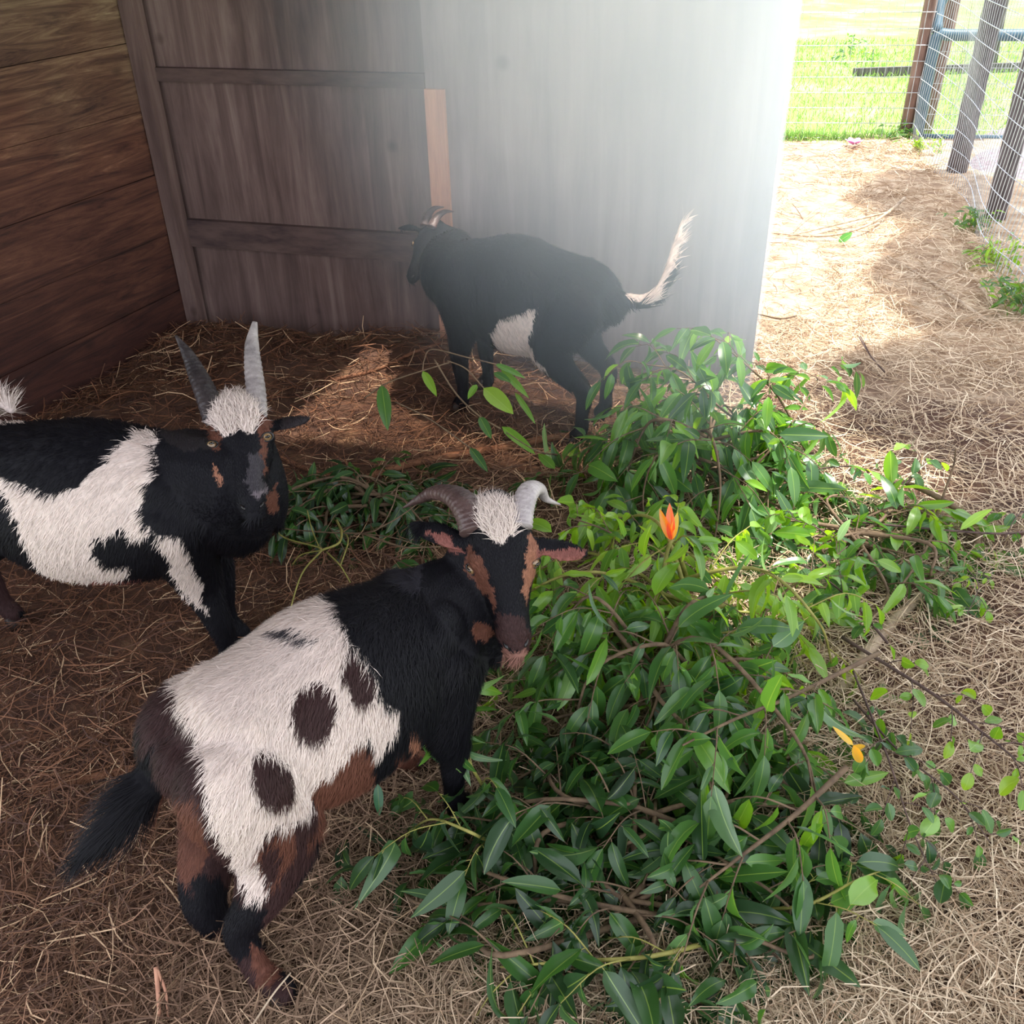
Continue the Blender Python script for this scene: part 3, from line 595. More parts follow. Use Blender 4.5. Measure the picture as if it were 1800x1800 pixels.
# near goat: stands with its rump to the left and looks back to the right
dH = depth(P(885, 990, .58))
g1p = [(DBROWN, [(250, 1210), (360, 1180), (470, 1300), (560, 1420), (560, 1480), (480, 1640), (440, 1650), (560, 1800), (380, 1800), (380, 1600), (300, 1540), (240, 1400)]),
       (BROWN, [(262, 1390), (350, 1400), (372, 1500), (330, 1560), (270, 1470)]),
       (BLACK, [(336, 1540), (392, 1540), (420, 1640), (350, 1620)]),
       (BROWN, [(558, 1440), (550, 1379), (587, 1356), (634, 1290), (662, 1333), (662, 1400), (610, 1460), (540, 1480)]),
       (WHITE, [(307, 1211), (300, 1190), (340, 1160), (382, 1120), (433, 1090), (500, 1060), (560, 1040), (590, 1062), (597, 1090), (620, 1132), (648, 1155), (660, 1190), (668, 1225), (706, 1253), (699, 1286), (662, 1333), (653, 1295), (634, 1290), (615, 1333), (587, 1356), (550, 1379), (550, 1417), (517, 1445), (470, 1459), (457, 1487), (457, 1524), (475, 1552), (470, 1575), (450, 1588), (424, 1552), (405, 1500), (382, 1468), (363, 1393), (358, 1347), (345, 1286), (321, 1258)]),
       (DBROWN, ell(555, 1249, 39, 52, 6)), (DBROWN, ell(480, 1370, 34, 52, -28)), (DBROWN, ell(630, 1190, 24, 48, -22)), (GREY, ell(520, 1117, 42, 10, 12)),
       (BROWN, [(457, 1487), (517, 1445), (527, 1480), (508, 1520), (482, 1556), (457, 1524)]), (DBROWN, ell(480, 1510, 18, 34, 10)),
       (BLACK, [(412, 1570), (470, 1580), (462, 1660), (420, 1690), (386, 1650)]), (BROWN, [(440, 1660), (470, 1670), (500, 1720), (450, 1740)]),
       (BLACK, [(300, 1290), (268, 1325), (285, 1400), (300, 1450), (200, 1620), (0, 1600), (40, 1440), (230, 1330)]), (TAN, [(724, 1285), (745, 1295), (748, 1340), (735, 1340)]), (BROWN, [(700, 1320), (745, 1330), (752, 1420), (715, 1420)]),
       (BROWN, [(823, 960), (850, 985), (862, 1012), (869, 1050), (872, 1085), (857, 1050), (835, 1030), (815, 995)]),
       (TAN, [(932, 940), (946, 955), (952, 990), (938, 1020), (924, 1062), (918, 1030), (926, 975)]),
       (DBROWN, [(874, 1078), (918, 1090), (938, 1120), (934, 1145), (894, 1145), (872, 1115)]),
       (srgb(128, 90, 80), [(885, 1143), (905, 1149), (936, 1140), (936, 1170), (885, 1170)]),
       (BROWN, [(832, 1092), (855, 1098), (868, 1115), (855, 1135), (832, 1125)]),
       (WHITE, [(840, 900), (848, 882), (872, 880), (898, 895), (911, 905), (908, 925), (900, 942), (885, 960), (867, 950), (848, 935), (838, 915)]),
       ((.03, .028, .036), [(668, 985), (700, 972), (748, 985), (735, 1040), (700, 1030)]), (PINK, [(745, 938), (790, 944), (815, 975), (800, 975), (765, 955)]), (PINK, [(945, 970), (1035, 968), (1020, 990), (945, 992)])]  # bluish mane patch paints a sheen into the black coat
K_W = [i for i, q in enumerate(g1p) if q[0] is WHITE][-1] + 1
dp = dH
def HP(px, py, o=0): return PD(px, py, dp + o)
hind = {0: PD(430, 1400, depth(P(430, 1400, .40))), }
head1 = dict(poll=HP(878, 905, .02), nose=HP(910, 1128, -.06), tz=.10, w=1.02, tuft=[K_W], jit=4, tail_len=.085,
    neck=[HP(822, 1085, .11)], rump=.05,
    ears=[dict(pts=[HP(832, 962, .03), HP(805, 952, .04), HP(775, 940, .05), HP(745, 930, .06), HP(724, 921, .07)], w=.85),
          dict(pts=[HP(935, 955, .03), HP(958, 960, .03), HP(985, 968, .03), HP(1010, 972, .03), HP(1030, 974, .03)], w=.85)],
    horns=[dict(pts=[HP(838, 935, .03), HP(825, 898, .05), HP(800, 872, .09), HP(766, 866, .14), HP(735, 879, .17), HP(708, 893, .18)], r=[.033, .032, .027, .020, .012, .002], m='horn_dark'),
           dict(pts=[HP(915, 925, .02), HP(919, 890, .04), HP(931, 862, .07), HP(947, 858, .11), HP(960, 877, .14), HP(985, 887, .16)], r=[.022, .022, .020, .016, .010, .002], m='horn_pale')],
    eyes={-1: (828, 1001), 1: (941, 990)})
E = P
legs1 = {'hR': {1: PD(485, 1470, 1.60), 2: PD(462, 1570, 1.61), 3: PD(424, 1632, 1.63), 4: PD(440, 1680, 1.65), 5: PD(462, 1716, 1.66), 6: P(500, 1744, .028)},
         'hL': {2: PD(360, 1545, 1.72), 3: PD(372, 1610, 1.74), 4: PD(405, 1640, 1.78), 5: PD(425, 1660, 1.80), 6: P(440, 1672, .028)}}
tl = [PD(296, 1345, 1.62), PD(255, 1385, 1.60), PD(215, 1440, 1.58), PD(165, 1490, 1.57)]
build_goat('goat', 'black, white and brown goat in front, looking back with curled horns beside the leaf pile', (-.68, 1.085), 57.8, 1.02, g1p, head1, legs1, (tl, [.034, .034, .028, .012]), -.022, 90000, (.026, .0012), .0048, 1.16, 1.15)

# left goat
g2p = [(WHITE, [(-40, 835), (0, 841), (30, 850), (66, 863), (95, 868), (139, 852), (161, 833), (191, 804), (220, 778), (240, 760), (275, 760), (275, 782), (271, 797), (275, 833), (257, 852), (249, 892), (253, 914), (271, 936), (235, 947), (213, 929), (191, 943), (161, 951), (165, 973), (183, 995), (224, 995), (227, 1013), (183, 1020), (136, 1024), (125, 1050), (110, 1060), (92, 1028), (66, 995), (44, 954), (26, 907), (7, 870)]),
       (PINK, [(120, 1030), (158, 1020), (290, 1018), (280, 1040), (160, 1060), (120, 1060)]), (WHITE, [(-80, 690), (10, 680), (45, 720), (45, 745), (-80, 740)]),
       (WHITE, [(271, 936), (319, 947), (326, 965), (352, 1013), (358, 1053), (367, 1083), (352, 1068), (326, 1050), (308, 1017), (293, 980), (279, 951)]),
       (DBROWN, [(-20, 1010), (20, 990), (40, 1040), (30, 1120), (-20, 1160)]),
       (BROWN, [(456, 725), (474, 712), (478, 760), (466, 800), (468, 835), (458, 815), (454, 760)]),
       (BROWN, [(356, 740), (372, 742), (390, 775), (390, 795), (370, 788)]),
       (BROWN, [(466, 880), (486, 850), (488, 900), (468, 905)]), (srgb(110, 100, 104), [(444, 870), (466, 852), (470, 868), (452, 880)]),
       (TAN, [(368, 808), (374, 812), (384, 838), (394, 860), (380, 846)]),
       (srgb(40, 36, 38), [(283, 748), (360, 748), (374, 788), (330, 794), (288, 776)]), (srgb(44, 38, 40), [(490, 725), (545, 725), (545, 755), (495, 760)]), (GREY, [(438, 800), (462, 800), (465, 860), (440, 870), (430, 850)]),  # grey snout patch paints a highlight into the coat
       (WHITE, [(366, 724), (386, 704), (402, 690), (430, 690), (456, 706), (460, 722), (452, 752), (442, 768), (422, 756), (408, 762), (394, 774), (382, 758), (372, 742)])]
d2 = depth(P(420, 760, .60))
def HQ(px, py, o=0): return PD(px, py, d2 + o)
head2 = dict(hs=-.12, poll=HQ(415, 712, -.02), nose=HQ(441, 872, -.165), tz=.0, w=.98, tuft=[len(g2p)], jit=4,
    neck=[HQ(418, 905, .06), HQ(424, 850, .05)],
    ears=[dict(pts=[HQ(374, 766, .0), HQ(350, 766, -.005), HQ(325, 767, -.01), HQ(303, 767, -.01), HQ(284, 762, -.01)], w=1.0),
          dict(pts=[HQ(462, 750, .02), HQ(485, 748, .02), HQ(504, 744, .025), HQ(524, 740, .03), HQ(541, 737, .03)], w=.8)],
    horns=[dict(pts=[HQ(380, 738, .0), HQ(362, 690, .04), HQ(346, 655, .08), HQ(330, 622, .10), HQ(309, 590, .11)], r=[.029, .026, .022, .015, .003], m='horn_black'),
           dict(pts=[HQ(450, 730, .0), HQ(450, 690, .03), HQ(445, 645, .07), HQ(443, 605, .09), HQ(448, 566, .10)], r=[.024, .022, .020, .016, .006], m='horn_grey')],
    eyes={-1: (372, 782), 1: (470, 768)})
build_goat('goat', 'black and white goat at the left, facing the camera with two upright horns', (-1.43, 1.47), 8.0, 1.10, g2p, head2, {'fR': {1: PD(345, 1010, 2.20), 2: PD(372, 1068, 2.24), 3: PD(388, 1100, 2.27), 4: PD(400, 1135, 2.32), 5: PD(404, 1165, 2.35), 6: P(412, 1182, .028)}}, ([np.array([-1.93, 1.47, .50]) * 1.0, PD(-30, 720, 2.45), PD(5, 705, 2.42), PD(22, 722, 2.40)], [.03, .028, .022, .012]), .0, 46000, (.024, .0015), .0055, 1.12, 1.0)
bpy.context.view_layer.update()

# back goat
g3p = [(WHITE, [(945, 541), (933, 572), (929, 603), (941, 634), (964, 655), (918, 640), (871, 612), (858, 588), (875, 568), (910, 553)]),
       (TAN, [(975, 690), (1008, 690), (1000, 730), (980, 730)]), (WHITE, [(1150, 540), (1240, 340), (1180, 340), (1100, 520)])]
d3 = 3.45
def HR(px, py, o=0): return PD(px, py, d3 + o)
head3 = dict(poll=HR(752, 398, .02), nose=HR(712, 478, -.02), tz=-.9, w=1, jit=3, neck=[HR(795, 450, 0)], tail_len=.05,
    ears=[dict(pts=[HR(762, 420), HR(775, 424), HR(788, 430), HR(798, 436), HR(806, 444)], w=.8), dict(pts=[HR(742, 405, .05), HR(730, 402, .06), HR(718, 400, .07), HR(708, 400, .08), HR(700, 402, .09)], w=.8)],
    horns=[dict(pts=[HR(758, 400), HR(768, 382, .02), HR(782, 372, .04), HR(798, 372, .06)], r=[.018, .015, .010, .002], m='horn_dark'), dict(pts=[HR(746, 398, .04), HR(752, 378, .06), HR(764, 366, .08), HR(780, 364, .1)], r=[.018, .015, .010, .002], m='horn_dark')])
build_goat('goat', 'black goat with a pale flank patch standing in the haze before the plywood wall', (-.84, 2.95), 166.3, 1.06, g3p, head3, None, ([PD(1140, 530, 3.02), PD(1172, 490, 3.0), PD(1186, 440, 3.0), PD(1200, 388, 3.0)], [.024, .020, .016, .008]), -.005, 20000, (.024, .0022), .007, 1.22)

#--BRANCHES
rb_ = random.Random(11)
class Foliage:
    def __init__(s): s.V = []; s.F = []; s.C = []; s.U = []
    def leaf(s, o, d, n, L, wr=.36, col=(60, 110, 50), droop=.25, fold=.25, rip=.0, rows=7, profile='long', tw=0.0):
        o = np.asarray(o, float); d = unit(d); n = np.asarray(n, float); n = n - d * (n @ d)
        n = unit(n) if np.linalg.norm(n) > 1e-4 else unit(np.cross(d, [1, .2, 0])); sd = np.cross(d, n); b = len(s.V)
        ph = rb_.uniform(0, 6)
        for i in range(rows + 1):
            t = i / rows
            wv = (t ** .6) * ((1 - t) ** .85) * 1.95 if profile == 'long' else (math.sin(math.pi * min(1, t * .96 + .02)) ** .6)
            wv = max(wv, .02) * wr * L * .5; c = o + d * L * (t - droop * .25 * t * t) - n * L * droop * t * t
            a = tw * t; s2 = sd * math.cos(a) + n * math.sin(a); n2 = n * math.cos(a) - sd * math.sin(a)
            for y in (-1, -.5, 0, .5, 1):
                z_ = abs(y) ** 1.3 * wv * fold + rip * L * math.sin(t * 11 + ph + y) * abs(y)
                v = c + s2 * y * wv + n2 * z_
                g = float(ground_h(v[0], v[1])) + .004
                if v[2] < g: v[2] = g + .001 * abs(y)
                s.V.append(v); s.U.append((t, y * max(.15, wv / (wr * L * .5))))
        for i in range(rows):
            for k in range(4): s.F.append([b + i * 5 + k, b + i * 5 + k + 1, b + (i + 1) * 5 + k + 1, b + (i + 1) * 5 + k])
        s.C += [srgb(*[min(255, max(0, q)) for q in col])] * (5 * (rows + 1))
    def build(s, name, parent, off, m_='leaf'):
        me = npmesh(name, np.array(s.V), np.array(s.F, np.int32), np.array(s.C), np.array(s.U), offset=off); return link(name, me, M[m_], parent)
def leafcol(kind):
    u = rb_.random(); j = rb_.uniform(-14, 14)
    if kind == 'dark': return (40 + 16 * u + j * .5, 68 + 24 * u + j, 36 + 10 * u)  # shade of the heap's foot and rear put into these leaves
    if kind == 'lime': return (84 + 40 * u + j, 128 + 30 * u + j, 44 + 14 * u)  # backlit glow put into the heap's leaves; weeds and twigs share it
    if u < .14: return (104 + j, 148 + j, 54)
    return (50 + 30 * u + j * .6, 86 + 34 * u + j, 46 + 12 * u)
def vec(*a): return np.array(a, float)
def path_at(pts, t):
    s = t * (len(pts) - 1); i = min(int(s), len(pts) - 2); f = s - i; return pts[i] * (1 - f) + pts[i + 1] * f, unit(pts[i + 1] - pts[i])
def leafy_twig(st, fo, pts, r0, nl, LL, kind, droop=.55, wr=.42, t0=.2, profile='long', tipleaf=True, rmin=.0008):
    pts = catmull(pts, 4)
    for p in pts: p[2] = max(p[2], float(ground_h(p[0], p[1])) + .006)
    st.tube(pts, list(np.linspace(r0, max(r0 * .45, rmin), len(pts))), 5)
    for i in range(nl):
        t = t0 + (1 - t0) * (i + .5 * rb_.random()) / max(1, nl); t = min(t, .99)
        p, d = path_at(pts, t); sd = np.cross(d, UP); sd = unit(sd) if np.linalg.norm(sd) > .05 else vec(1, 0, 0)
        sg = 1 if i % 2 else -1
        dd = unit(d * rb_.uniform(.1, .8) + sd * sg * rb_.uniform(.2, .95) - UP * rb_.uniform(-.2, droop * 2.6) + np.array([rb_.gauss(0, .38) for _ in range(3)]))
        pl = LL * .10; q = p + dd * pl + UP * pl * .3; st.tube([p, q], .0009, 4)
        nn = UP + np.array([rb_.gauss(0, .6) for _ in range(3)]); L = LL * rb_.uniform(.5, 1.3)
        fo.leaf(q, dd, nn, L, wr * rb_.uniform(.85, 1.15), leafcol(kind), rb_.uniform(.0, droop * 1.4), rb_.uniform(.05, .6), rb_.uniform(0, .035), profile=profile, tw=rb_.uniform(-.9, .9))
    if tipleaf:
        p, d = path_at(pts, .999); fo.leaf(p, unit(d - UP * .3), UP + np.array([rb_.gauss(0, .3) for _ in range(3)]), LL, wr, leafcol(kind), .3, .2, .01, profile=profile)
def branch(name, label, cat, group, main, r0, ntw, tl, nl, LL, kind, mat_='twig_brown', extra=None, droop=.55, profile='long', wr=.42, t0=.15, spread=1.0):
    st = MB(); fo = Foliage(); main = [np.asarray(p, float) for p in main]; base = main[0].copy()
    mp = catmull(main, 6)
    for p in mp: p[2] = max(p[2], float(ground_h(p[0], p[1])) + r0)
    st.tube(mp, list(np.linspace(r0, r0 * .35, len(mp))), 8)
    for i in range(ntw):
        t = t0 + (1 - t0) * (i + rb_.random() * .7) / max(1, ntw); p, d = path_at(mp, min(t, .995)); sd = unit(np.cross(d, UP) + 1e-6); sg = 1 if i % 2 else -1
        dr = unit(d * rb_.uniform(.5, 1.0) + sd * sg * rb_.uniform(.4, 1.0) * spread + UP * rb_.uniform(-.15, .45)); l = tl * rb_.uniform(.7, 1.2)
        leafy_twig(st, fo, [p, p + dr * l * .5 + UP * l * .05, p + dr * l - UP * l * rb_.uniform(.1, .4)], r0 * .35, nl, LL, kind, droop, wr, .15, profile)
    if extra: extra(st, fo)
    root = empty(name, base, label, cat, group); st.build('stem', M[mat_], root, True, base)
    if fo.V: fo.build('foliage', root, base)
    return root
def heap(c, rx, ry, rot, h, n, look, where, group, kind, seed, ntw=5, nl=7, LL=.088, tl=.2, mat_='twig_brown'):
    rb_.seed(seed); ca, sa = math.cos(rot), math.sin(rot); seen = {}
    for k in range(n):
        a = 2 * math.pi * (k + .6 * rb_.random()) / n
        q0 = rb_.uniform(0, .35); q1 = rb_.uniform(.55, 1.0); lay = (k * .618) % 1
        def pt(q, z):
            ex, ey = rx * q * math.cos(a), ry * q * math.sin(a); return vec(c[0] + ex * ca - ey * sa, c[1] + ex * sa + ey * ca, z)
        top = h * (.25 + .75 * lay); L_ = [pt(-q0, .03 + top * .4), pt(q1 * .35, top), pt(q1 * .75, top * .72), pt(q1 + .05, max(.02, top * .12))]
        for p in L_[1:]: p[:2] += np.array([rb_.gauss(0, .04), rb_.gauss(0, .04)])
        s2 = proj([L_[0] * [1, 1, 0], L_[-1] * [1, 1, 0]]); v = s2[1] - s2[0]; o8 = int(round(math.atan2(-v[1], v[0]) / (math.pi / 4))) % 8
        way = ('straight right', 'up and to the right', 'towards the back', 'up and to the left', 'straight left', 'down and to the left', 'towards the viewer', 'down and to the right')[o8]
        lv = 'topmost' if lay > .66 else ('half-buried' if lay > .33 else 'lowest'); key = (lv, o8); seen[key] = seen.get(key, 0) + 1
        ln = '' if seen[key] == 1 else ('longer ' if seen[key] == 2 else 'shorter ')
        branch('leafy_branch', f'{lv} {ln}{look} branch {where}, pointing {way}', 'branch', group, L_, rb_.uniform(.004, .007), ntw, tl, nl, LL, kind, mat_)
# ---- the heap of cut branches
heap(P(1150, 1275), .42, .34, 0.0, .30, 17, 'glossy-leaved', 'in the near half of the heap', 'branches in the near half of the heap', 'mid', 21, 5, 7, .10, .17)
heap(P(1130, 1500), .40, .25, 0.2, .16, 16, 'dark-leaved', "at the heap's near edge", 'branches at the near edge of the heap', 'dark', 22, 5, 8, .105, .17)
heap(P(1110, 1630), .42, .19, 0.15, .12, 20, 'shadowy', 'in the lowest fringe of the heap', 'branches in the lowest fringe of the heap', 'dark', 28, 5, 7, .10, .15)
heap(P(1180, 1130), .44, .26, .2, .33, 12, 'lime-leaved', "in the heap's middle", 'branches in the middle of the heap', 'lime', 27, 4, 7, .09, .18, 'twig_green')
heap(P(1230, 860), .42, .38, .6, .30, 16, 'grey-green', "in the heap's far half", 'branches in the far half of the heap', 'mid', 23, 5, 7, .115, .2)
heap(P(1500, 980), .42, .28, .3, .12, 13, 'broad-leaved', "at the heap's right side", 'branches at the right side of the heap', 'mid', 24, 4, 6, .09, .16)
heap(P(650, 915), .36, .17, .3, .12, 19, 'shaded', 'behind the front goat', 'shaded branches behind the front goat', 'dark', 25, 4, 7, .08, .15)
# ---- individual branches
rb_.seed(5)
def LF(fo, st, a, b, da, db, wr=.36, col=None, fold=.2, droop=.1, n=None):
    A, B_ = PD(*a, da), PD(*b, db); fo.leaf(A, B_ - A, n if n is not None else (UP * .6 - RC[:, 2] * -.6), np.linalg.norm(B_ - A), wr, col or leafcol('mid'), droop, fold, .008)
def ex(st, fo):
    D_ = 2.78
    st.tube(catmull([PD(763, 631, D_), PD(800, 690, D_), PD(841, 730, D_), PD(880, 754, D_)], 5), .0025, 6)
    st.tube(catmull([PD(694, 706, D_), PD(754, 736, D_), PD(826, 787, D_)], 5), .0022, 6)
    st.tube(catmull([PD(743, 652, D_), PD(746, 632, D_), PD(760, 614, D_), PD(820, 628, D_), PD(874, 641, D_)], 5), .002, 6)
    st.tube(catmull([PD(787, 634, D_), PD(820, 649, D_), PD(850, 682, D_)], 5), .002, 6)
    st.tube(catmull([PD(640, 700, D_), PD(688, 670, D_), PD(790, 637, D_)], 5), .0022, 6)
    for a, b, w_, c in (((743, 652), (768, 695), .40, 'lime'), ((850, 682), (904, 725), .62, 'lime'), ((838, 676), (822, 700), .5, 'mid'), ((671, 676), (681, 756), .40, 'mid'), ((880, 648), (932, 698), .26, 'lime'),
                        ((905, 690), (943, 744), .22, 'lime'), ((868, 655), (898, 670), .5, 'mid'), ((882, 750), (943, 796), .34, 'lime'), ((826, 787), (858, 828), .42, 'mid'), ((843, 732), (864, 770), .5, 'mid'), ((870, 640), (925, 662), .28, 'mid')):
        LF(fo, st, a, b, D_, D_ - .03, w_, leafcol(c))
branch('leafy_twig', 'sparse twig with a few hanging leaves rising in front of the black goat', 'twig', None, [P(985, 800, .03), PD(943, 792, 2.76), PD(880, 754, 2.78)], .003, 0, 0, 0, .08, 'mid', 'twig_brown', ex)
rb_.seed(41)
branch('leafy_branch', 'branch spraying up over the far end of the heap, against the plywood wall', 'branch', None, [P(1330, 760, .05), P(1270, 720, .22), P(1200, 655, .34), P(1130, 640, .36)], .005, 7, .20, 6, .10, 'mid', 'twig_brown', None, .5)
branch('leafy_branch', 'branch whose leaves reach up past the corner of the plywood wall', 'branch', None, [P(1420, 800, .04), P(1370, 700, .22), P(1310, 640, .36), P(1250, 590, .42)], .005, 7, .20, 6, .10, 'mid', 'twig_brown', None, .5)
branch('leafy_branch', 'branch arching over bare straw to the right of the plywood wall', 'branch', None, [P(1300, 850, .05), P(1380, 760, .20), P(1430, 680, .26), P(1450, 640, .2)], .004, 6, .16, 6, .095, 'mid', 'twig_brown', None, .6)
branch('leafy_branch', 'branch of large pale leaves at the tip of the right-hand branch', 'branch', None, [P(1480, 930, .04), P(1580, 890, .10), P(1660, 920, .08), P(1730, 950, .03)], .004, 6, .12, 6, .10, 'lime', 'twig_brown', None, .3)
branch('leafy_branch', 'branch with upright twigs and leaves just right of the horned front goat', 'branch', None, [P(1250, 1040, .04), P(1150, 980, .18), P(1060, 930, .26), P(1000, 910, .26)], .004, 6, .15, 6, .09, 'lime', 'twig_brown', None, .5)
branch('leafy_branch', 'branch with bright backlit leaves in the open gap right of the heap', 'branch', None, [P(1300, 1130, .05), P(1380, 1040, .16), P(1440, 1000, .18), P(1490, 960, .14)], .004, 5, .14, 5, .085, 'lime', 'twig_brown', None, .4)
branch('leafy_branch', 'long straight-stemmed branch lying across the top of the heap', 'branch', None, [P(1545, 1148, .16), P(1400, 1220, .22), P(1290, 1265, .26), P(1200, 1310, .27)], .0055, 6, .13, 5, .10, 'mid', 'twig_brown', None, .6)
branch('leafy_branch', 'forked brown branch with drooping leaves at the lower right of the heap', 'branch', None, [P(1487, 1350, .16), P(1400, 1430, .18), P(1313, 1497, .18), P(1230, 1560, .14)], .0065, 7, .14, 5, .10, 'mid', 'twig_brown', None, .8)
branch('leafy_branch', 'branch with hanging pairs of leaves beside the front goat\'s foreleg', 'branch', None, [P(860, 1400, .05), P(830, 1350, .16), P(800, 1290, .22), P(770, 1240, .2)], .004, 6, .13, 5, .085, 'mid', 'twig_green', None, .9)
branch('leafy_branch', 'low branch with dull leaves reaching left over the straw at the front goat\'s belly', 'branch', None, [P(900, 1500, .05), P(820, 1460, .14), P(760, 1440, .14), P(720, 1460, .08)], .004, 5, .12, 5, .10, 'dark', 'twig_green', None, .9)
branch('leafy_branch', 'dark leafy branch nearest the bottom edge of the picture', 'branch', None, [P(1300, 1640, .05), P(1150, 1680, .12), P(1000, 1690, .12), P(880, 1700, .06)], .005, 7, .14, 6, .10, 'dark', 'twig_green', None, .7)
branch('leafy_branch', 'branch with upturned curled leaves at the right foot of the heap', 'branch', None, [P(1330, 1600, .05), P(1420, 1590, .1), P(1500, 1550, .12), P(1550, 1530, .08)], .004, 4, .10, 5, .10, 'mid', 'twig_green', None, .5)
# ---- round-leaved shrub twigs at the right
def round_twig(label, pts, r, nt, tl_, nl, LL, m_='dark_twig', droop=.3): branch('shrub_twig', label, 'twig', None, pts, r, nt, tl_, nl, LL, 'lime' if 'bright' in label else 'mid', m_, None, droop, 'round', .62, .1, 1.0)
rb_.seed(77)
round_twig('dark thin twig with small bright round leaves, running out to the right edge', [P(1480, 1120, .10), P(1640, 1220, .12), P(1730, 1290, .12), P(1830, 1370, .10)], .0045, 9, .10, 3, .038)
round_twig('twig with small oval leaves hanging over the straw below the long dark one', [P(1500, 1230, .08), P(1580, 1320, .10), P(1680, 1400, .08), P(1740, 1480, .04)], .0028, 7, .09, 3, .04)
round_twig('twig of small round leaves trailing down the right side of the heap', [P(1500, 1180, .12), P(1560, 1330, .12), P(1600, 1450, .08), P(1650, 1560, .03)], .0028, 9, .08, 4, .038)
round_twig('twig with bright clustered leaflets above the heap\'s right half', [P(1470, 960, .08), P(1440, 930, .18), P(1400, 915, .22), P(1370, 905, .22)], .0025, 5, .06, 5, .045)
round_twig('dark twig crowded with small leaves between the pale log and the heap', [P(1560, 1130, .05), P(1500, 1060, .14), P(1440, 1010, .16), P(1350, 960, .14)], .0035, 9, .09, 4, .04)
round_twig('thin twig of small leaves beside the bend of the crooked stem', [P(1400, 830, .10), P(1500, 820, .14), P(1590, 850, .12), P(1620, 790, .16)], .003, 7, .09, 4, .04)
round_twig('twig tip with small leaves on the straw at the far right edge', [P(1830, 890, .05), P(1790, 905, .08), P(1765, 950, .06)], .0025, 3, .06, 3, .04)
round_twig('sprig of tiny bright leaves on the bend of the crooked stem', [P(1700, 1000, .04), P(1720, 1030, .07), P(1700, 1080, .06)], .002, 4, .05, 4, .03)
# ---- bare wood
def stick(name, label, cat, groups, mat_, rr, n=8, group=None):
    mb_ = MB(); b0 = None
    for pts, (ra, rb) in zip(groups, rr):
        q = catmull([np.asarray(p, float) for p in pts], 6)
        for p in q: p[2] = max(p[2], float(ground_h(p[0], p[1])) + max(ra, rb) * .8)
        mb_.tube(q, list(np.linspace(ra, rb, len(q))), n); b0 = q[0] if b0 is None else b0
    o = mb_.build(name, M[mat_], None, True, b0); o.location = [float(c) for c in b0]; return tag(o, label, cat, group)
stick('log', 'pale thick cut branch lying on the straw at the right of the heap', 'log', [[P(1640, 1035), P(1570, 1095), P(1470, 1225)]], 'log', [(.013, .016)], 12)
stick('crooked_stem', 'crooked brown stem bending round the right end of the heap, with upright side twigs', 'branch', [[P(1722, 985, .02), P(1710, 920, .05), P(1655, 878, .08), P(1590, 848, .10), P(1560, 850, .1)], [P(1655, 880, .08), P(1676, 820, .16), P(1680, 788, .22)], [P(1652, 885, .08), P(1630, 960, .08), P(1560, 1065, .06)], [P(1596, 848, .1), P(1615, 820, .13), P(1622, 800, .15)]], 'twig_brown', [(.011, .006), (.004, .002), (.005, .0025), (.0045, .003)])
stick('twig', 'long thin dark twig lying level across the right end of the heap', 'twig', [[P(1480, 915, .08), P(1640, 930, .09), P(1760, 938, .07), P(1830, 930, .06)]], 'dark_twig', [(.0035, .0025)], 6)
stick('log', 'reddish-brown branch on the floor below the back goat', 'log', [[P(640, 850), P(740, 820), P(850, 795)], [P(850, 795), P(1000, 768), P(1120, 786)]], 'log_red', [(.011, .014), (.014, .011)], 10)
stick('stick', 'brown stick on the bedding in front of the back wall', 'stick', [[P(580, 682), P(680, 670), P(790, 640)]], 'log_red', [(.007, .006)])
stick('stick', 'short brown stick beside the left goat\'s cheek', 'stick', [[P(486, 806), P(540, 830), P(592, 846)]], 'log_red', [(.008, .009)])
stick('stick', 'pale stick poking out behind the front goat\'s tail', 'stick', [[P(60, 1388), P(160, 1368), P(300, 1345)]], 'log_red', [(.010, .011)])
stick('stick', 'pale upright splinter of wood at the bottom left of the straw', 'stick', [[P(280, 1790, .02), P(278, 1750, .04), P(274, 1700, .06)], [P(274, 1700, .06), P(290, 1740, .04), P(296, 1790, .01)]], 'stud', [(.003, .004), (.003, .002)])
stick('stick', 'thin pale straw stem across the front goat\'s hind hoof', 'stick', [[P(445, 1800, .05), P(480, 1748, .07), P(511, 1710, .08)]], 'log', [(.0018, .0014)])
tw = lambda g: [[P(x, y, z) for x, y, z in q] for q in g]
stick('bare_twig', 'bare pale forking twig between the left goat and the front goat', 'twig', tw([[(475, 920, .16), (500, 945, .18), (556, 961, .20), (566, 967, .20)], [(566, 967, .20), (530, 975, .16), (514, 992, .12)], [(566, 967, .20), (530, 1010, .16), (505, 1090, .10)], [(566, 967, .20), (595, 955, .2), (600, 935, .18), (592, 915, .14)], [(574, 970, .2), (598, 994, .2), (616, 1024, .18)], [(540, 897, .2), (548, 930, .2), (560, 960, .2)], [(598, 995, .2), (612, 950, .18), (600, 930, .16)]]), 'twig_green', [(.0018, .0024), (.0022, .0016), (.0026, .0018), (.003, .0035), (.002, .0016), (.0014, .0018), (.0018, .002)], 6)
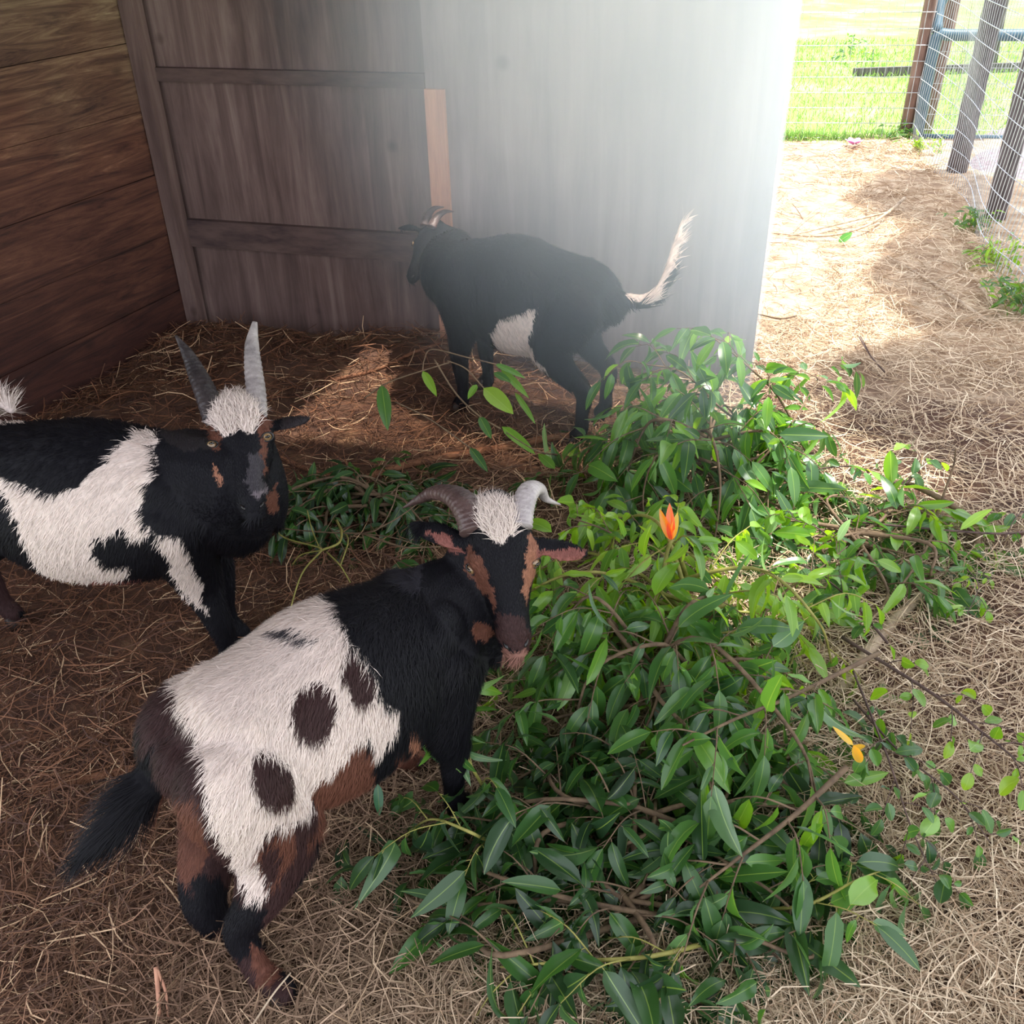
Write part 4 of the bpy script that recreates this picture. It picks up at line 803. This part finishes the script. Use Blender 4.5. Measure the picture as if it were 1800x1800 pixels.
stick('bare_twig', 'bare brown twig branching out towards the front goat\'s left ear', 'twig', tw([[(637, 938, .18), (667, 928, .2), (690, 890, .2), (700, 851, .2)], [(637, 938, .18), (560, 935, .16), (487, 928, .12)], [(637, 938, .18), (706, 961, .2), (745, 962, .2), (775, 961, .2)], [(637, 938, .18), (645, 970, .18), (660, 1000, .16)], [(667, 928, .2), (700, 910, .2), (735, 885, .18)], [(637, 938, .18), (690, 945, .22), (740, 960, .22)]]), 'twig_brown', [(.0022, .0016), (.0022, .0014), (.0028, .0016), (.002, .0014), (.002, .0016), (.0018, .0012)], 6)
stick('bare_twig', 'bare bent branch on the straw outside, in front of the gate', 'twig', tw([[(1360, 410, .02), (1450, 415, .02), (1520, 398, .04), (1565, 370, .05), (1590, 348, .05)], [(1385, 415, .02), (1470, 395, .03), (1565, 372, .05)], [(1395, 405, .02), (1420, 380, .03), (1450, 358, .03)]]), 'log', [(.004, .009), (.003, .006), (.003, .002)])
stick('bare_twig', 'bare grey stick on the straw along the right-hand fence', 'twig', tw([[(1560, 450, .02), (1640, 498, .03), (1750, 575, .02)], [(1690, 462, .02), (1720, 500, .02), (1760, 560, .02)], [(1640, 498, .03), (1690, 470, .03), (1640, 455, .03)]]), 'log', [(.005, .009), (.004, .006), (.003, .002)])
stick('bare_twig', 'thin bare twig on the sunlit straw past the end of the wall', 'twig', tw([[(1325, 550, .1), (1370, 560, .12), (1400, 555, .12)]]), 'twig_brown', [(.003, .0035)])
stick('bare_twig', 'small bare twig with a fork on the straw above the right side of the heap', 'twig', tw([[(1510, 592, .03), (1530, 625, .05), (1556, 655, .03)], [(1530, 625, .05), (1520, 605, .09), (1512, 590, .10)]]), 'dark_twig', [(.0025, .003), (.002, .001)])
# ---- single leaves, flower, dry leaves
def lone(name, label, cat, a, b, za, zb, wr, col, n=None, extra=None):
    fo = Foliage(); A, B_ = P(*a, za), P(*b, zb); fo.leaf(A, B_ - A, n if n is not None else unit(CAM - A), np.linalg.norm(B_ - A), wr, col, .08, .2, .01)
    if extra: extra(fo)
    me = npmesh(name, np.array(fo.V), np.array(fo.F, np.int32), np.array(fo.C), np.array(fo.U), offset=A); o = link(name, me, M['leaf']); o.location = [float(c) for c in A]; return tag(o, label, cat)
lone('fallen_leaf', 'single green leaf standing in the straw under the front goat\'s belly', 'leaf', (664, 1378), (667, 1436), .10, .05, .42, (70, 120, 84))
lone('fallen_leaf', 'green leaf lying by the bare branch on the straw outside', 'leaf', (1474, 425), (1500, 408), .02, .06, .6, (70, 130, 60))
rb_.seed(3)
fo = Foliage(); c = P(1180, 950, .30)
for i, (dx, dy) in enumerate(((-22, -55), (-4, -66), (12, -50), (-8, -30), (6, -20))):
    B_ = PD(1180 + dx, 950 + dy, depth(c) - .02); fo.leaf(c, B_ - c, unit(CAM - c) + RC[:, 0] * rb_.uniform(-.6, .6), np.linalg.norm(B_ - c), .34, ((222, 150, 60), (228, 128, 70), (206, 176, 60), (196, 110, 70), (210, 170, 90))[i], .1, .3)
o = link('dry_leaves', npmesh('dry_leaves', np.array(fo.V), np.array(fo.F, np.int32), np.array(fo.C), np.array(fo.U), offset=c), M['leaf']); o.location = [float(q) for q in c]; tag(o, 'tuft of orange and yellow dry leaves in the middle of the green heap', 'leaves')
fo = Foliage(); c = P(1500, 1310, .20)
for B_ in (P(1478, 1290, .22), P(1515, 1345, .14), P(1525, 1330, .12)): fo.leaf(c, B_ - c, unit(CAM - c), np.linalg.norm(B_ - c) + .02, .3, (214, 176, 70), .2, .3)
o = link('dry_leaves', npmesh('dry_leaves', np.array(fo.V), np.array(fo.F, np.int32), np.array(fo.C), np.array(fo.U), offset=c), M['leaf']); o.location = [float(q) for q in c]; tag(o, 'withered yellow leaves at the tip of the forked brown branch', 'leaves')
c = P(1500, 258, .0); fl = empty('flower', c, 'pink flower lying on the pale ground in front of the far fence', 'flower')
for i in range(6):
    fo = Foliage(); a = i * 1.05; fo.leaf(c + UP * .012, vec(math.cos(a), math.sin(a), .4), UP, .07, .75, (228, 150, 228), -.15, .2, profile='round'); me = npmesh('petal', np.array(fo.V), np.array(fo.F, np.int32), np.array(fo.C), np.array(fo.U), offset=c); link('petal', me, M['petal'], fl)
# ---- weeds along the fences
def weed(label, c, h, n, sp, LL=.045, kind='lime', seed=0):
    rb_.seed(seed); st = MB(); fo = Foliage(); c = np.asarray(c, float)
    for i in range(n):
        a = rb_.uniform(0, 6.28); r = rb_.uniform(0, sp); b = c + vec(math.cos(a) * r, math.sin(a) * r, 0); hh = h * rb_.uniform(.5, 1.1)
        leafy_twig(st, fo, [b, b + vec(rb_.gauss(0, .02), rb_.gauss(0, .02), hh * .6), b + vec(rb_.gauss(0, .05), rb_.gauss(0, .05), hh)], .0018, 7, LL, kind, .3, .45)
    root = empty('weed', c, label, 'weed'); st.build('stem', M['twig_green'], root, True, c); fo.build('foliage', root, c)
weed('small green weed at the foot of the brown corner post and gate', P(1585, 246), .10, 10, .10, .05, 'mid', 1)
weed('low weed in front of the gate, on the fence line', P(1612, 268), .09, 8, .12, .05, 'lime', 2)
weed('green weed patch at the foot of the second grey fence post', P(1706, 410), .12, 12, .12, .05, 'mid', 3)
weed('leafy weed under the sagging fence wire halfway down the right edge', P(1745, 470), .12, 12, .12, .05, 'lime', 4)
weed('bushy green weed at the right edge of the picture below the fence', P(1785, 545), .14, 16, .14, .05, 'mid', 5)
weed('tall green weed growing through the lawn beyond the far fence', PD(1500, 110, 9.5) * np.array([1, 1, 0]), .22, 16, .3, .06, 'mid', 6)

# ---- shade tree outside the right fence: trunk, limbs and crown stand above the frame
#--TREE
def tree(c, h, cr, n, seed):
    rb_.seed(seed); tk = MB(); c = np.asarray(c, float); lean_ = vec(-.35, -.1, 0); blobs = []
    tk.tube(catmull([c - UP * .1, c + UP * h * .45 + lean_ * .3, c + UP * h * .8 + lean_], 6), [.16, .15, .14, .14, .13, .13, .12, .12, .11, .10, .09, .08, .07][:13], 12)
    for cc, rr, dn in cr:
        cc = np.asarray(cc, float); tk.tube(catmull([c + UP * h * .55 + lean_ * .5, (c + UP * h * .7 + cc) / 2, cc], 5), [.07] * 4 + [.05] * 4 + [.03] * 3, 8)
        rg_ = np.random.default_rng(seed + int(cc[1] * 10)); k = int(n * dn); v = rg_.normal(size=(k, 3)); v /= np.linalg.norm(v, axis=1, keepdims=True); q = cc + v * np.array(rr) * rg_.uniform(.2, 1, (k, 1)) ** .5
        blobs.append(q)
    q = np.concatenate(blobs); n = len(q); rg_ = np.random.default_rng(seed); a = rg_.uniform(0, 6.28, n); t = rg_.normal(0, .5, n)
    D = np.stack([np.cos(a) * np.cos(t), np.sin(a) * np.cos(t), np.sin(t)], 1); u = rg_.uniform(0, 1, (n, 1))
    V, F, cc = ribbons(q, D, rg_.uniform(.10, .17, n), np.full(n, .065), np.array(srgb(60, 100, 44)) * u + np.array(srgb(92, 138, 62)) * (1 - u), .2, taper=.8, segs=2, rng=rg_)
    root = empty('shade_tree', c, 'leafy shade tree standing outside the right-hand fence, its crown above the frame, nearest clumps added to block sun', 'tree'); tk.build('trunk', M['post_grey'], root, True, c); link('crown', npmesh('crown', V, F, cc, offset=c), M['blade'], root)
tree((3.1, 5.2, 0), 4.6, [((2.2, 5.2, 4.6), (.55, .9, .5), .5), ((2.2, 6.6, 4.9), (.55, .7, .5), .3), ((2.3, 3.9, 4.7), (.85, .7, .6), .7), ((1.5, 1.5, 4.9), (.7, .9, .5), 1.1), ((1.5, .3, 4.9), (.8, .9, .5), 1.1), ((2.4, 2.4, 4.9), (.9, 1.0, .6), 1.2), ((2.5, .8, 4.9), (.9, 1.0, .6), 1.0)], 3200, 9)  # clumps nearest the pen added to keep sun off the foreground straw

# ---- added scatter volume imitating lens glare, in the corner next to the opening
#--GLARE
def glare():
    m, nt, b, ns, ls = mat('glare_veil'); ns.remove(b); out = ns['Material Output']
    vs = N(ns, 'ShaderNodeVolumeScatter'); vs.inputs['Color'].default_value = (.78, .90, 1, 1); vs.inputs['Anisotropy'].default_value = .0
    tc = N(ns, 'ShaderNodeTexCoord'); mp = N(ns, 'ShaderNodeMapping'); mp.inputs['Location'].default_value = HZ_LOC; mp.inputs['Scale'].default_value = HZ_SC
    ln = N(ns, 'ShaderNodeVectorMath', operation='LENGTH'); ls.new(tc.outputs['Object'], mp.inputs[0]); ls.new(mp.outputs[0], ln.inputs[0])
    mr = N(ns, 'ShaderNodeMapRange', interpolation_type='SMOOTHSTEP'); mr.inputs['From Min'].default_value = .1; mr.inputs['From Max'].default_value = 1; mr.inputs['To Min'].default_value = HZ_D; mr.inputs['To Max'].default_value = 0
    ls.new(ln.outputs['Value'], mr.inputs[0]); ls.new(mr.outputs[0], vs.inputs['Density']); ls.new(vs.outputs[0], out.inputs['Volume'])
    a = L1 + db * .45 + nb * .03; c_ = L1 + db * (np.linalg.norm(R1 - L1) + .02) + nb * .03; dp_ = 1.35
    ctr = (a + c_) / 2 + nb * dp_ / 2 + UP * 1.17; mb_ = MB().box(ctr, (dp_ / 2, np.linalg.norm(c_ - a) / 2, 1.165), (nb, db, UP))
    return tag(mb_.build('glare_veil', m), 'added pale veil imitating lens glare in front of the plywood wall, by the opening', 'glare', kind='stuff')
HZ_D = 1.2
hc = L1 + db * (np.linalg.norm(R1 - L1) - .10) + nb * .55 + UP * 1.45; hs_ = np.array([1 / 1.5, 1 / 1.1, 1 / 1.6])
HZ_SC = [float(q) for q in hs_]; HZ_LOC = [float(-a * b) for a, b in zip(hc, hs_)]
glare()
